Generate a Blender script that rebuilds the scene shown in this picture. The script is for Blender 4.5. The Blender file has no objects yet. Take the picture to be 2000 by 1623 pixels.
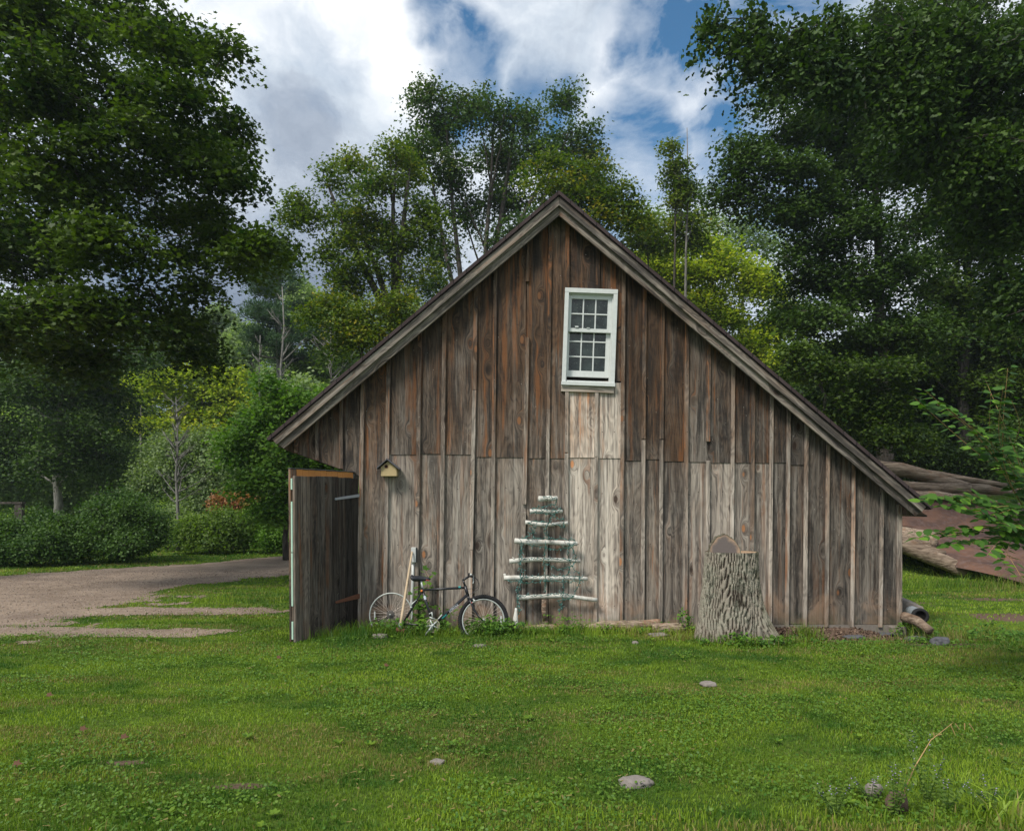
import bpy, math, random
import numpy as np
from mathutils import Vector, Matrix, Euler
R = math.radians
rng = np.random.default_rng(7)
random.seed(7)
SC = bpy.context.scene
COL = SC.collection
# ------------------------------------------------------------------ camera
cam = bpy.data.objects.new('camera', bpy.data.cameras.new('camera'))
COL.objects.link(cam)
cam.location = (0, -9, 1.6)
cam.rotation_euler = (R(90), 0, 0)
cam.data.sensor_width = 36
cam.data.lens = 36*1332/2000
cam.data.shift_y = (988-811.5)/2000
cam.data.clip_end = 2000
SC.camera = cam
F = 1332.0
# ------------------------------------------------------------------ light
SUN_EL, SUN_AZ = 52, 222          # azimuth measured clockwise from +Y (north)
sd = Vector((math.sin(R(SUN_AZ))*math.cos(R(SUN_EL)), math.cos(R(SUN_AZ))*math.cos(R(SUN_EL)), math.sin(R(SUN_EL))))
sun = bpy.data.objects.new('sun', bpy.data.lights.new('sun', 'SUN'))
sun.data.energy = 3.0
sun.data.angle = R(14)
sun.data.color = (1.0, 0.95, 0.87)
sun.rotation_euler = sd.to_track_quat('Z', 'Y').to_euler()
COL.objects.link(sun)
SC.view_settings.view_transform = 'Standard'
SC.view_settings.look = 'None'
SC.view_settings.exposure = 0.42
SC.view_settings.gamma = 1.0
SC.cycles.max_bounces = 6
SC.cycles.transparent_max_bounces = 6
SC.cycles.use_denoising = True


class NT:
    """tiny node-tree helper"""
    def __init__(s, tree):
        s.t = tree
        tree.nodes.clear()

    def n(s, typ, **kw):
        nd = s.t.nodes.new(typ)
        ins = kw.pop('ins', {})
        for k, v in kw.items():
            setattr(nd, k, v)
        for k, v in ins.items():
            s.set(nd.inputs[k], v)
        return nd

    def set(s, sock, v):
        if isinstance(v, bpy.types.NodeSocket):
            s.t.links.new(v, sock)
        else:
            if isinstance(v, (tuple, list)) and len(v) == 3 and sock.type == 'RGBA':
                v = (*v, 1)
            sock.default_value = v

    def m(s, op, a, b=0.0, c=0.0, clamp=False):
        nd = s.n('ShaderNodeMath', operation=op, use_clamp=clamp)
        s.set(nd.inputs[0], a); s.set(nd.inputs[1], b); s.set(nd.inputs[2], c)
        return nd.outputs[0]

    def vm(s, op, a, b=(0, 0, 0)):
        nd = s.n('ShaderNodeVectorMath', operation=op)
        s.set(nd.inputs[0], a)
        if op == 'SCALE':
            s.set(nd.inputs[3], b)
        else:
            s.set(nd.inputs[1], b)
        return nd.outputs['Value'] if op in ('DISTANCE', 'DOT_PRODUCT', 'LENGTH') else nd.outputs[0]

    def mr(s, v, a, b, c=0.0, d=1.0, smooth=False):
        nd = s.n('ShaderNodeMapRange', interpolation_type='SMOOTHSTEP' if smooth else 'LINEAR')
        for i, x in enumerate((v, a, b, c, d)):
            s.set(nd.inputs[i], x)
        return nd.outputs[0]

    def mix(s, f, a, b, mode='MIX'):
        nd = s.n('ShaderNodeMix', data_type='RGBA', blend_type=mode)
        s.set(nd.inputs[0], f); s.set(nd.inputs[6], a); s.set(nd.inputs[7], b)
        return nd.outputs[2]

    def noise(s, vec, scale, detail=4, rough=0.55, dist=0.0):
        nd = s.n('ShaderNodeTexNoise', ins={'Vector': vec, 'Scale': scale, 'Detail': detail, 'Roughness': rough, 'Distortion': dist})
        return nd.outputs[0]

    def noisec(s, vec, scale, detail=3):
        nd = s.n('ShaderNodeTexNoise', ins={'Vector': vec, 'Scale': scale, 'Detail': detail})
        return nd.outputs[1]

    def vor(s, vec, scale, feature='F1'):
        return s.n('ShaderNodeTexVoronoi', feature=feature, ins={'Vector': vec, 'Scale': scale})

    def xyz(s, x, y, z):
        nd = s.n('ShaderNodeCombineXYZ')
        s.set(nd.inputs[0], x); s.set(nd.inputs[1], y); s.set(nd.inputs[2], z)
        return nd.outputs[0]

    def sep(s, v):
        nd = s.n('ShaderNodeSeparateXYZ'); s.set(nd.inputs[0], v)
        return nd.outputs


def build_world():
    w = bpy.data.worlds.new('World')
    SC.world = w
    w.use_nodes = True
    g = NT(w.node_tree)
    sky = g.n('ShaderNodeTexSky', sky_type='NISHITA', sun_disc=False, sun_elevation=R(SUN_EL), sun_rotation=R(SUN_AZ), air_density=1.0, dust_density=0.6, ozone_density=2.0)
    blue = g.mix(1.0, g.vm('SCALE', sky.outputs[0], 0.095), (0.56, 0.98, 1.10), 'MULTIPLY')
    tc = g.n('ShaderNodeTexCoord')
    d = g.vm('NORMALIZE', tc.outputs['Generated'])
    warp = g.vm('SUBTRACT', g.noisec(d, 4.5, 7), (0.5, 0.5, 0.5))
    dw = g.vm('ADD', d, g.vm('SCALE', warp, 0.26))

    def D(px, py):
        v = Vector(((px-1000)/F, 1, (988-py)/F)).normalized()
        return tuple(v)

    def blob(px, py, r, soft):
        dist = g.vm('DISTANCE', dw, D(px, py))
        return g.mr(dist, r, r+soft, 1.0, 0.0, True)
    # open blue patches
    bl = None
    for px, py, r, s in [(1330, 55, .055, .075), (1390, 95, .02, .05), (1240, 330, .05, .07), (1290, 300, .03, .06), (1215, 400, .03, .06), (1450, 340, .05, .08),
                         (850, 60, .02, .04), (925, 150, .03, .045), (870, 185, .02, .04), (1060, 200, .02, .05), (1230, 110, .02, .04), (1500, 30, .05, .1), (1330, 150, .012, .03)]:
        b = blob(px, py, r, s)
        bl = b if bl is None else g.m('MAXIMUM', bl, b)
    n1 = g.noise(g.vm('MULTIPLY', d, (1.0, 1.0, 1.6)), 7.0, 9, 0.62, 0.3)
    thin = g.mr(n1, 0.30, 0.52, 1.0, 0.0, True)
    bl = g.m('MULTIPLY', bl, g.mr(n1, 0.40, 0.70, 1.0, 0.55))
    bl = g.m('ADD', bl, g.m('MULTIPLY', thin, 0.22), clamp=True)
    # cloud brightness
    n2 = g.noise(g.vm('MULTIPLY', dw, (1.0, 1.0, 1.7)), 3.2, 8, 0.6, 0.4)
    n3 = g.noise(dw, 10.0, 9, 0.68, 0.0)
    br = g.m('ADD', g.m('MULTIPLY', n2, 0.68), g.m('MULTIPLY', n3, 0.48))
    for px, py, r, s, a in [(455, 170, .03, .08, .10), (470, 100, .03, .06, .06), (1350, 200, .07, .10, .42), (1420, 160, .05, .08, .3), (1255, 350, .03, .05, .32), (600, 220, .12, .2, .30), (640, 330, .1, .15, .04), (420, 370, .05, .1, .2),
                            (400, 90, .005, .035, -.36), (408, 200, .005, .03, -.30), (470, 520, .14, .2, -.34), (600, 480, .12, .2, -.24), (990, 90, .08, .1, .1), (1120, 120, .08, .1, -.03)]:
        br = g.m('ADD', br, g.m('MULTIPLY', blob(px, py, r, s), a))
    ramp = g.n('ShaderNodeValToRGB')
    g.set(ramp.inputs[0], br)
    e = ramp.color_ramp.elements
    e[0].position = 0.20; e[0].color = (0.19, 0.235, 0.31, 1)
    e[1].position = 0.82; e[1].color = (0.88, 0.90, 0.92, 1)
    x = e.new(0.42); x.color = (0.33, 0.38, 0.46, 1)
    x = e.new(0.60); x.color = (0.54, 0.60, 0.67, 1)
    colr = g.mix(bl, ramp.outputs[0], blue)
    # below the horizon: dull green ground bounce
    dz = g.sep(d)[2]
    bg = g.n('ShaderNodeBackground', ins={'Color': g.mix(g.mr(dz, -0.05, 0.0), (0.05, 0.07, 0.04), colr), 'Strength': 1.0})
    out = g.n('ShaderNodeOutputWorld')
    g.t.links.new(bg.outputs[0], out.inputs[0])


build_world()
# ------------------------------------------------------------------ helpers
S = F/9.0


def PX(px, d):
    return (px-1000)*d/F


def PZ(py, d):
    return 1.6+(988-py)*d/F


def P(px, py, d):
    return Vector((PX(px, d), d-9, PZ(py, d)))


def sstep(a, b, x):
    t = np.clip((x-a)/(b-a), 0, 1)
    return t*t*(3-2*t)


def _hash(ix, iy, seed):
    h = (ix*374761393 + iy*668265263 + seed*1274126177) & 0xffffffff
    h = ((h ^ (h >> 13))*1274126177) & 0xffffffff
    return ((h ^ (h >> 16)) & 0xffff)/65535.0


def vnoise(x, y, seed=0):
    x = np.asarray(x, float); y = np.asarray(y, float)
    ix = np.floor(x).astype(np.int64); iy = np.floor(y).astype(np.int64)
    fx = x-ix; fy = y-iy
    fx = fx*fx*(3-2*fx); fy = fy*fy*(3-2*fy)
    a = _hash(ix, iy, seed); b = _hash(ix+1, iy, seed); c = _hash(ix, iy+1, seed); d = _hash(ix+1, iy+1, seed)
    return (a*(1-fx)+b*fx)*(1-fy)+(c*(1-fx)+d*fx)*fy


def fbm(x, y, seed=0, o=4):
    v = 0; a = 0.5; t = 0
    for i in range(o):
        v = v+a*vnoise(np.asarray(x)*2**i, np.asarray(y)*2**i, seed+i); t += a; a *= .5
    return v/t


def ground_h(x, y):
    x = np.asarray(x, float); y = np.asarray(y, float)
    h = 0.05*(fbm(x*.5, y*.5, 3)-.5)
    h = h*sstep(0, 1.2, np.abs(y)+0.3)
    # shallow step in the lawn at the right of the barn
    h = h-0.10*sstep(3.1, 3.9, x)*sstep(1.0, .5, np.abs(y+.1))*np.maximum(sstep(.02, .32, -y), sstep(4.4, 5.0, x))
    h = h-0.10*sstep(2.0, 5.0, x)*sstep(-1.5, -4.0, y)
    # bank behind on the right
    h = h+2.0*sstep(6.2, 9.6, y)*sstep(5.6, 7.6, x)*sstep(80, 40, y)
    h = h+0.2*sstep(12, 18, x)*sstep(-3, 4, y)
    # wooded hill far behind
    h = h+13*sstep(34, 100, y+0.25*np.abs(x+10))
    return h


def fast_mesh(name, V, loops, sizes, mat=None, col=None, smooth=False):
    me = bpy.data.meshes.new(name)
    V = np.ascontiguousarray(V, dtype=np.float32)
    loops = np.ascontiguousarray(loops, dtype=np.int32).ravel()
    sizes = np.asarray(sizes, dtype=np.int32)
    me.vertices.add(len(V)); me.vertices.foreach_set('co', V.ravel())
    me.loops.add(len(loops)); me.loops.foreach_set('vertex_index', loops)
    me.polygons.add(len(sizes))
    st = np.concatenate([[0], np.cumsum(sizes)[:-1]]).astype(np.int32)
    me.polygons.foreach_set('loop_start', st)
    if smooth:
        me.polygons.foreach_set('use_smooth', np.ones(len(sizes), bool))
    me.update(calc_edges=True)
    if col is not None:
        a = me.color_attributes.new('tint', 'FLOAT_COLOR', 'POINT')
        c = np.ones((len(V), 4), np.float32); c[:, :3] = col
        a.data.foreach_set('color', c.ravel())
    if mat:
        me.materials.append(mat)
    return me


def link(name, me, parent=None):
    o = bpy.data.objects.new(name, me)
    COL.objects.link(o)
    if parent:
        o.parent = parent
    return o


def tag(o, label=None, cat=None, group=None, kind=None):
    if label: o['label'] = label
    if cat: o['category'] = cat
    if group: o['group'] = group
    if kind: o['kind'] = kind
    return o


def thing(name, label, cat, loc=(0, 0, 0), group=None):
    o = bpy.data.objects.new(name, None)
    o.empty_display_size = 0.1
    o.location = loc
    COL.objects.link(o)
    return tag(o, label, cat, group)


class MB:
    """mesh builder in world coordinates; colour attribute per vertex"""
    def __init__(s):
        s.v = []; s.f = []; s.c = []

    def add(s, vs, fs, c=(0.5, 0.5, 0.5)):
        b = len(s.v)
        s.v += [tuple(v) for v in vs]
        s.c += [c]*len(vs)
        s.f += [tuple(i+b for i in f) for f in fs]

    def box(s, x0, x1, y0, y1, z0, z1, c=(.5, .5, .5), M=None):
        vs = [Vector((x, y, z)) for x in (x0, x1) for y in (y0, y1) for z in (z0, z1)]
        if M is not None:
            vs = [M @ v for v in vs]
        s.add(vs, [(0, 1, 3, 2), (4, 6, 7, 5), (0, 4, 5, 1), (2, 3, 7, 6), (0, 2, 6, 4), (1, 5, 7, 3)], c)

    def prism(s, poly, y0, y1, c=(.5, .5, .5)):
        """poly of (x,z) points extruded from y0 (front) to y1"""
        n = len(poly)
        vs = [(x, y0, z) for x, z in poly]+[(x, y1, z) for x, z in poly]
        fs = [tuple(range(n)), tuple(range(2*n-1, n-1, -1))]+[(i, (i+1) % n, (i+1) % n+n, i+n)[::-1] for i in range(n)]
        s.add(vs, fs, c)

    def tube(s, pts, rad, seg=8, cap=True, c=(.5, .5, .5), jit=0.0):
        pts = [Vector(p) for p in pts]
        n = len(pts)
        if not hasattr(rad, '__len__'): rad = [rad]*n
        up = None; vs = []
        for i, p in enumerate(pts):
            t = (pts[min(i+1, n-1)]-pts[max(i-1, 0)])
            if t.length < 1e-9: t = Vector((0, 0, 1))
            t.normalize()
            if up is None:
                up = t.orthogonal().normalized()
            up = (up-t*up.dot(t))
            if up.length < 1e-6: up = t.orthogonal()
            up.normalize()
            w = t.cross(up)
            for k in range(seg):
                a = 2*math.pi*k/seg
                r = rad[i]*(1+(random.uniform(-jit, jit) if jit else 0))
                vs.append(p+(up*math.cos(a)+w*math.sin(a))*r)
        fs = [(i*seg+k, i*seg+(k+1) % seg, (i+1)*seg+(k+1) % seg, (i+1)*seg+k) for i in range(n-1) for k in range(seg)]
        if cap:
            fs += [tuple(range(seg-1, -1, -1)), tuple((n-1)*seg+k for k in range(seg))]
        s.add(vs, fs, c)

    def torus(s, cen, U, Vv, r0, r1, n=48, m=8, a0=0, a1=2*math.pi, c=(.5, .5, .5), flat=1.0):
        U = Vector(U).normalized(); Vv = Vector(Vv).normalized(); N = U.cross(Vv)
        vs = []
        full = abs(a1-a0-2*math.pi) < 1e-6
        nn = n if full else n+1
        for i in range(nn):
            a = a0+(a1-a0)*i/n
            d = U*math.cos(a)+Vv*math.sin(a)
            for k in range(m):
                b = 2*math.pi*k/m
                vs.append(Vector(cen)+d*(r0+r1*math.cos(b))+N*(r1*flat*math.sin(b)))
        fs = []
        for i in range(n):
            j = (i+1) % nn
            for k in range(m):
                fs.append((i*m+k, j*m+k, j*m+(k+1) % m, i*m+(k+1) % m))
        s.add(vs, fs, c)

    def build(s, name, mat, parent=None, smooth=False, bevel=0.0, auto=False):
        me = bpy.data.meshes.new(name)
        off = Vector((0, 0, 0))
        if parent is not None:
            o_ = parent
            while o_ is not None:
                off += o_.location; o_ = o_.parent
        me.from_pydata([(v[0]-off.x, v[1]-off.y, v[2]-off.z) for v in s.v], [], s.f)
        a = me.color_attributes.new('tint', 'FLOAT_COLOR', 'POINT')
        a.data.foreach_set('color', np.array([(*c, 1) for c in s.c], np.float32).ravel())
        me.materials.append(mat)
        if smooth:
            me.polygons.foreach_set('use_smooth', [True]*len(me.polygons))
        me.update()
        o = link(name, me, parent)
        if bevel:
            m = o.modifiers.new('b', 'BEVEL'); m.width = bevel; m.segments = 1; m.limit_method = 'ANGLE'
        return o


def solo(mb, name, mat, label, cat, group=None, **kw):
    o = mb.build(name, mat, **kw)
    return tag(o, label, cat, group)


# ------------------------------------------------------------------ materials
def new_mat(name):
    m = bpy.data.materials.new(name)
    m.use_nodes = True
    g = NT(m.node_tree)
    return m, g


def finish(g, color, rough=0.8, bump=None, bstr=0.3, bdist=0.01, metal=0.0, spec=0.3, extra=None):
    p = g.n('ShaderNodeBsdfPrincipled', ins={'Base Color': color, 'Roughness': rough, 'Metallic': metal, 'Specular IOR Level': spec})
    if bump is not None:
        b = g.n('ShaderNodeBump', ins={'Height': bump, 'Strength': bstr, 'Distance': bdist})
        g.t.links.new(b.outputs[0], p.inputs['Normal'])
    if extra:
        for k, v in extra.items(): g.set(p.inputs[k], v)
    o = g.n('ShaderNodeOutputMaterial')
    g.t.links.new(p.outputs[0], o.inputs[0])
    return p


def simple(name, col, rough=0.6, metal=0.0, var=0.15, scale=30, bstr=0.2, spec=0.4):
    m, g = new_mat(name)
    tc = g.n('ShaderNodeTexCoord').outputs['Object']
    n = g.noise(tc, scale, 5)
    c = g.mix(n, tuple(x*(1-var) for x in col), tuple(min(1, x*(1+var)) for x in col))
    finish(g, c, rough, n, bstr, 0.002, metal, spec)
    return m


def wood_mat(name, axis='Z', wall=False, tone=1.0, freshness=0.0, fine=1.0):
    """weathered boards. tint attribute: r seed, g lightness (0.5 = as is), b warmth"""
    m, g = new_mat(name)
    tc = g.n('ShaderNodeTexCoord').outputs['Object']
    at = g.n('ShaderNodeAttribute', attribute_name='tint')
    r, li, wa = g.sep(at.outputs['Vector'])
    o = g.sep(tc)
    if axis == 'Z': x, y, z = o[0], o[1], o[2]
    elif axis == 'X': x, y, z = o[2], o[1], o[0]
    else: x, y, z = o[0], o[2], o[1]
    sx = g.m('ADD', x, g.m('MULTIPLY', y, 0.7))
    so = g.m('MULTIPLY', r, 53.0)
    # knots
    kv = g.xyz(g.m('ADD', g.m('MULTIPLY', sx, 5.0), g.m('MULTIPLY', so, 3.1)), so, g.m('MULTIPLY', z, 2.3))
    vor = g.vor(kv, 1.0)
    kd = vor.outputs['Distance']
    kc = g.sep(vor.outputs['Color'])
    kon = g.m('GREATER_THAN', kc[0], 0.50)
    knot = g.m('MULTIPLY', g.mr(kd, 0.09, 0.15, 1.0, 0.0, True), kon)
    halo = g.m('MULTIPLY', g.mr(kd, 0.08, 0.42, 1.0, 0.0, True), kon)
    # grain lines bend round the knots
    bend = g.m('MULTIPLY', halo, 0.09)
    gx = g.m('ADD', sx, bend)
    v1 = g.xyz(g.m('MULTIPLY', gx, 95.0*fine), so, g.m('MULTIPLY', z, 1.6))
    fineg = g.noise(v1, 1.0, 6, 0.68, 0.08)
    v2 = g.xyz(g.m('MULTIPLY', gx, 24.0), so, g.m('MULTIPLY', z, 0.65))
    streak = g.noise(v2, 1.0, 5, 0.6, 0.15)
    v3 = g.xyz(g.m('MULTIPLY', gx, 5.5), so, g.m('MULTIPLY', z, 0.9))
    cath = g.noise(v3, 1.0, 3, 0.5, 0.5)
    rings = g.m('SINE', g.m('MULTIPLY', g.m('ADD', cath, g.m('MULTIPLY', kd, 0.06)), 90.0))
    rings = g.m('MULTIPLY_ADD', rings, 0.5, 0.5)
    v4 = g.xyz(g.m('MULTIPLY', sx, 3.0), so, g.m('MULTIPLY', z, 1.1))
    patch = g.noise(v4, 1.0, 5, 0.62, 0.6)
    saw = g.noise(g.xyz(g.m('MULTIPLY', sx, 6.0), so, g.m('ADD', g.m('MULTIPLY', z, 120.0), g.m('MULTIPLY', sx, 30.0))), 1.0, 2)
    grey_d = (0.088, 0.073, 0.062); grey_l = (0.375, 0.322, 0.268)
    brn_d = (0.036, 0.021, 0.013); brn_l = (0.240, 0.138, 0.080)
    t = g.m('ADD', g.m('MULTIPLY', streak, 0.6), g.m('MULTIPLY', fineg, 0.5))
    t = g.m('ADD', t, g.m('MULTIPLY', rings, 0.10))
    t = g.mr(t, 0.46, 0.73)
    cg = g.mix(t, grey_d, grey_l)
    cb = g.mix(t, brn_d, brn_l)
    warm = g.m('ADD', wa, g.m('MULTIPLY', g.m('SUBTRACT', patch, 0.5), 2.6))
    if wall:
        # sheltered top stays brown, rain-washed foot goes grey
        zz = g.m('ADD', o[2], g.m('MULTIPLY', g.m('SUBTRACT', streak, 0.5), 1.8))
        warm = g.m('ADD', warm, g.mr(zz, 1.2, 3.9, -0.10, 0.80))
    warm = g.m('MULTIPLY', warm, 1.0, clamp=True)
    c = g.mix(warm, cg, cb)
    # sappy orange streaks
    ov = g.noise(g.xyz(g.m('MULTIPLY', gx, 13.0), g.m('ADD', so, 7.0), g.m('MULTIPLY', z, 0.6)), 1.0, 4, 0.6, 0.12)
    om = g.m('MULTIPLY', g.mr(ov, 0.54, 0.64, 0, 1, True), g.mr(warm, 0.1, 0.8, 0.20, 0.85))
    c = g.mix(om, c, (0.36, 0.145, 0.055))
    sv_ = g.noise(g.xyz(g.m('MULTIPLY', gx, 17.0), g.m('ADD', so, 31.0), g.m('MULTIPLY', z, 0.7)), 1.0, 5, 0.6, 0.3)
    c = g.mix(g.m('MULTIPLY', g.mr(sv_, 0.54, 0.66, 0, .5, True), g.mr(warm, 0, 1, 1.0, 0.25)), c, (0.52, 0.465, 0.40))
    # dark mildew
    dm = g.noise(g.xyz(g.m('MULTIPLY', gx, 8.0), g.m('ADD', so, 17.0), g.m('MULTIPLY', z, 0.8)), 1.0, 6, 0.7, 0.25)
    c = g.mix(g.m('MULTIPLY', g.mr(dm, 0.48, 0.64, 0.0, 0.85, True), g.mr(li, 0.40, 0.75, 1.0, 0.12)), c, (0.032, 0.028, 0.026))
    # checks and cracks
    ck = g.mr(fineg, 0.33, 0.40, 0.75, 0.0, True)
    c = g.mix(ck, c, (0.025, 0.020, 0.018))
    kcol = g.mix(g.mr(kc[1], 0.35, 0.6, 0, 1, True), (0.36, 0.16, 0.07), (0.035, 0.022, 0.016))
    c = g.mix(g.m('MULTIPLY', g.mr(kd, 0.10, 0.30, 0.5, 0.0, True), kon), c, (0.05, 0.03, 0.02))
    c = g.mix(knot, c, kcol)
    c = g.mix(g.m('MULTIPLY', g.m('SUBTRACT', saw, 0.3), 0.18, clamp=True), c, (0.36, 0.33, 0.30))
    lf = g.m('MULTIPLY', g.m('MULTIPLY', li, 2.0), tone)
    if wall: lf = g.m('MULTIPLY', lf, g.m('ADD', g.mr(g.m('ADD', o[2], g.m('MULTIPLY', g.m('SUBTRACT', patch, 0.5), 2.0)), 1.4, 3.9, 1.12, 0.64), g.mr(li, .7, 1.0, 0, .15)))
    vm = g.n('ShaderNodeVectorMath', operation='SCALE'); g.set(vm.inputs[0], c); g.set(vm.inputs[3], lf)
    c = vm.outputs[0]
    if wall:
        sp = g.noise(g.xyz(g.m('MULTIPLY', sx, 2.2), 3.0, g.m('MULTIPLY', z, 2.0)), 1.0, 4, 0.6, 0.5)
        sm = g.m('MULTIPLY', g.mr(g.m('ADD', o[2], g.m('MULTIPLY', g.m('SUBTRACT', sp, 0.5), -1.3)), 0.10, 0.42, 1.0, 0.0, True), g.mr(sp, .45, .6))
        c = g.mix(g.m('MULTIPLY', sm, 0.6), c, g.mix(fineg, (0.22, 0.13, 0.08), (0.42, 0.29, 0.2)))
        gs = g.m('MULTIPLY', g.mr(o[2], 0.03, 0.30, 0.55, 0.0, True), g.mr(patch, 0.4, 0.6))
        c = g.mix(gs, c, (0.06, 0.07, 0.04))
        nz = g.m('ABSOLUTE', g.m('SUBTRACT', g.m('FRACT', g.m('ADD', g.m('MULTIPLY', o[2], 1.35), g.m('MULTIPLY', r, .13))), 0.5))
        nx = g.m('ABSOLUTE', g.m('SUBTRACT', g.m('FRACT', g.m('MULTIPLY', o[0], 6.3)), 0.5))
        nail = g.m('MULTIPLY', g.m('LESS_THAN', nx, 0.035), g.m('LESS_THAN', nz, 0.008))
        c = g.mix(g.m('MULTIPLY', nail, 0.85), c, (0.03, 0.02, 0.018))
        dust = g.vor(g.xyz(g.m('MULTIPLY', o[0], 1), 0.0, o[2]), 9.0)
        c = g.mix(g.mr(dust.outputs['Distance'], 0.03, 0.05, 0.6, 0), c, (0.45, 0.43, 0.4))
    hgt = g.m('ADD', g.m('MULTIPLY', fineg, 0.6), g.m('MULTIPLY', rings, 0.15))
    hgt = g.m('SUBTRACT', hgt, g.m('MULTIPLY', knot, 0.2))
    finish(g, c, 0.85, hgt, 0.55, 0.006, spec=0.2)
    return m


def leaf_mat(name, dark, light, trans=0.35, warm=None):
    m, g = new_mat(name)
    at = g.n('ShaderNodeAttribute', attribute_name='tint')
    r, h, b = g.sep(at.outputs['Vector'])
    f = g.m('ADD', g.m('MULTIPLY', r, 0.45), g.m('MULTIPLY', h, 0.55))
    c = g.mix(g.mr(f, 0.15, 0.85), dark, light)
    if warm:
        c = g.mix(g.mr(h, 0.70, 1.0, 0.0, 0.8), c, warm)
    p = g.n('ShaderNodeBsdfPrincipled', ins={'Base Color': c, 'Roughness': 0.55, 'Specular IOR Level': 0.2})
    tr = g.n('ShaderNodeBsdfTranslucent', ins={'Color': g.mix(1.0, c, (1.5, 1.7, 0.6), 'MULTIPLY')})
    mx = g.n('ShaderNodeMixShader')
    mx.inputs[0].default_value = trans
    g.t.links.new(p.outputs[0], mx.inputs[1]); g.t.links.new(tr.outputs[0], mx.inputs[2])
    o = g.n('ShaderNodeOutputMaterial'); g.t.links.new(mx.outputs[0], o.inputs[0])
    return m


def bark_mat(name, a, b, sx=14, sz=3, bs=0.8):
    m, g = new_mat(name)
    tc = g.n('ShaderNodeTexCoord').outputs['Object']
    v = g.vm('MULTIPLY', tc, (sx, sx, sz))
    n = g.noise(v, 1.0, 6, 0.65, 0.4)
    n2 = g.noise(tc, 1.3, 3)
    c = g.mix(g.mr(n, 0.35, 0.65), a, b)
    c = g.mix(g.mr(n2, 0.5, 0.7, 0, 0.5), c, tuple(x*0.55+y for x, y in zip(a, (0.02, 0.035, 0.01))))
    finish(g, c, 0.9, n, bs, 0.02, spec=0.15)
    return m


M = {}
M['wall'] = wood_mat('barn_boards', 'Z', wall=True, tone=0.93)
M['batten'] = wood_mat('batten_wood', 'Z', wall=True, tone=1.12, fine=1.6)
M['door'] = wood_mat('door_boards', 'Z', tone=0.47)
M['fresh'] = simple('fresh_pine', (0.55, 0.24, 0.07), 0.7, 0, 0.35, 7, 0.3, 0.2)
M['pine_box'] = simple('yellow_pine', (0.44, 0.34, 0.18), 0.7, 0, 0.3, 9, 0.3, 0.2)
M['rake'] = wood_mat('rake_wood', 'X', tone=1.0)
M['bark'] = bark_mat('tree_bark', (0.030, 0.025, 0.020), (0.12, 0.105, 0.09))
M['bark_grey'] = bark_mat('grey_bark', (0.10, 0.095, 0.085), (0.28, 0.265, 0.24))
M['l_dark'] = leaf_mat('leaf_dark', (0.011, 0.033, 0.008), (0.075, 0.132, 0.018), .25)
M['l_maple'] = leaf_mat('leaf_maple', (0.012, 0.035, 0.006), (0.092, 0.145, 0.014), .28)
M['l_mid'] = leaf_mat('leaf_mid', (0.050, 0.100, 0.020), (0.17, 0.25, 0.042), .40)
M['l_oak'] = leaf_mat('leaf_oak', (0.018, 0.052, 0.014), (0.090, 0.150, 0.030), .28, warm=(0.15, 0.14, 0.02))
M['l_turn'] = leaf_mat('leaf_turning', (0.024, 0.065, 0.008), (0.165, 0.215, 0.018), .34, warm=(0.32, 0.25, 0.015))
M['l_yellow'] = leaf_mat('leaf_yellowgreen', (0.13, 0.21, 0.018), (0.46, 0.50, 0.03), .42, warm=(0.50, 0.42, 0.02))
M['l_grey'] = leaf_mat('leaf_greygreen', (0.11, 0.165, 0.070), (0.28, 0.36, 0.16), .38)
M['l_pine'] = leaf_mat('pine_needles', (0.022, 0.060, 0.024), (0.075, 0.135, 0.055), .2)
M['l_bush'] = leaf_mat('leaf_bush', (0.022, 0.062, 0.012), (0.095, 0.170, 0.032), .28)
M['l_bright'] = leaf_mat('leaf_bright', (0.045, 0.115, 0.018), (0.170, 0.300, 0.040), .35)
M['l_weed'] = leaf_mat('leaf_weed', (0.030, 0.090, 0.014), (0.150, 0.280, 0.035), .3)
M['l_near'] = leaf_mat('leaf_near', (0.022, 0.070, 0.012), (0.085, 0.185, 0.022), .28, warm=(0.18, 0.34, 0.03))
M['l_orange'] = leaf_mat('leaf_orange', (0.22, 0.12, 0.05), (0.45, 0.20, 0.09), .3)
M['stone'] = simple('field_stone', (0.21, 0.185, 0.165), 0.9, 0, 0.45, 22, 0.6, 0.2)
M['brown_rock'] = simple('brown_rock', (0.13, 0.085, 0.065), 0.9, 0, 0.4, 22, 0.6, 0.2)
M['slate'] = simple('slate_stone', (0.09, 0.09, 0.10), 0.75, 0, 0.4, 16, 0.5, 0.3)
M['concrete'] = simple('concrete', (0.20, 0.175, 0.15), 0.95, 0, 0.35, 26, 0.5, 0.2)
M['white'] = simple('window_paint', (0.60, 0.62, 0.60), 0.55, 0, 0.16, 18, 0.25)
M['black'] = simple('black_paint', (0.016, 0.017, 0.020), 0.35, 0, 0.4, 40, 0.1, 0.5)
M['saddle'] = simple('saddle_vinyl', (0.022, 0.024, 0.030), 0.5, 0, 0.3, 60, 0.2, 0.4)
M['rubber'] = simple('tyre_rubber', (0.020, 0.020, 0.021), 0.85, 0, 0.4, 80, 0.4, 0.2)
M['alloy'] = simple('dull_alloy', (0.50, 0.53, 0.50), 0.5, 0.35, 0.2, 50, 0.1)
M['spoke'] = simple('spoke_steel', (0.58, 0.50, 0.44), 0.45, 0.4, 0.2, 50, 0.0)
M['ring'] = simple('chainring_metal', (0.34, 0.30, 0.22), 0.5, 0.4, 0.25, 60, 0.1)
M['dark_metal'] = simple('greasy_metal', (0.11, 0.10, 0.09), 0.6, 0.3, 0.4, 90, 0.3)
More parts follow.
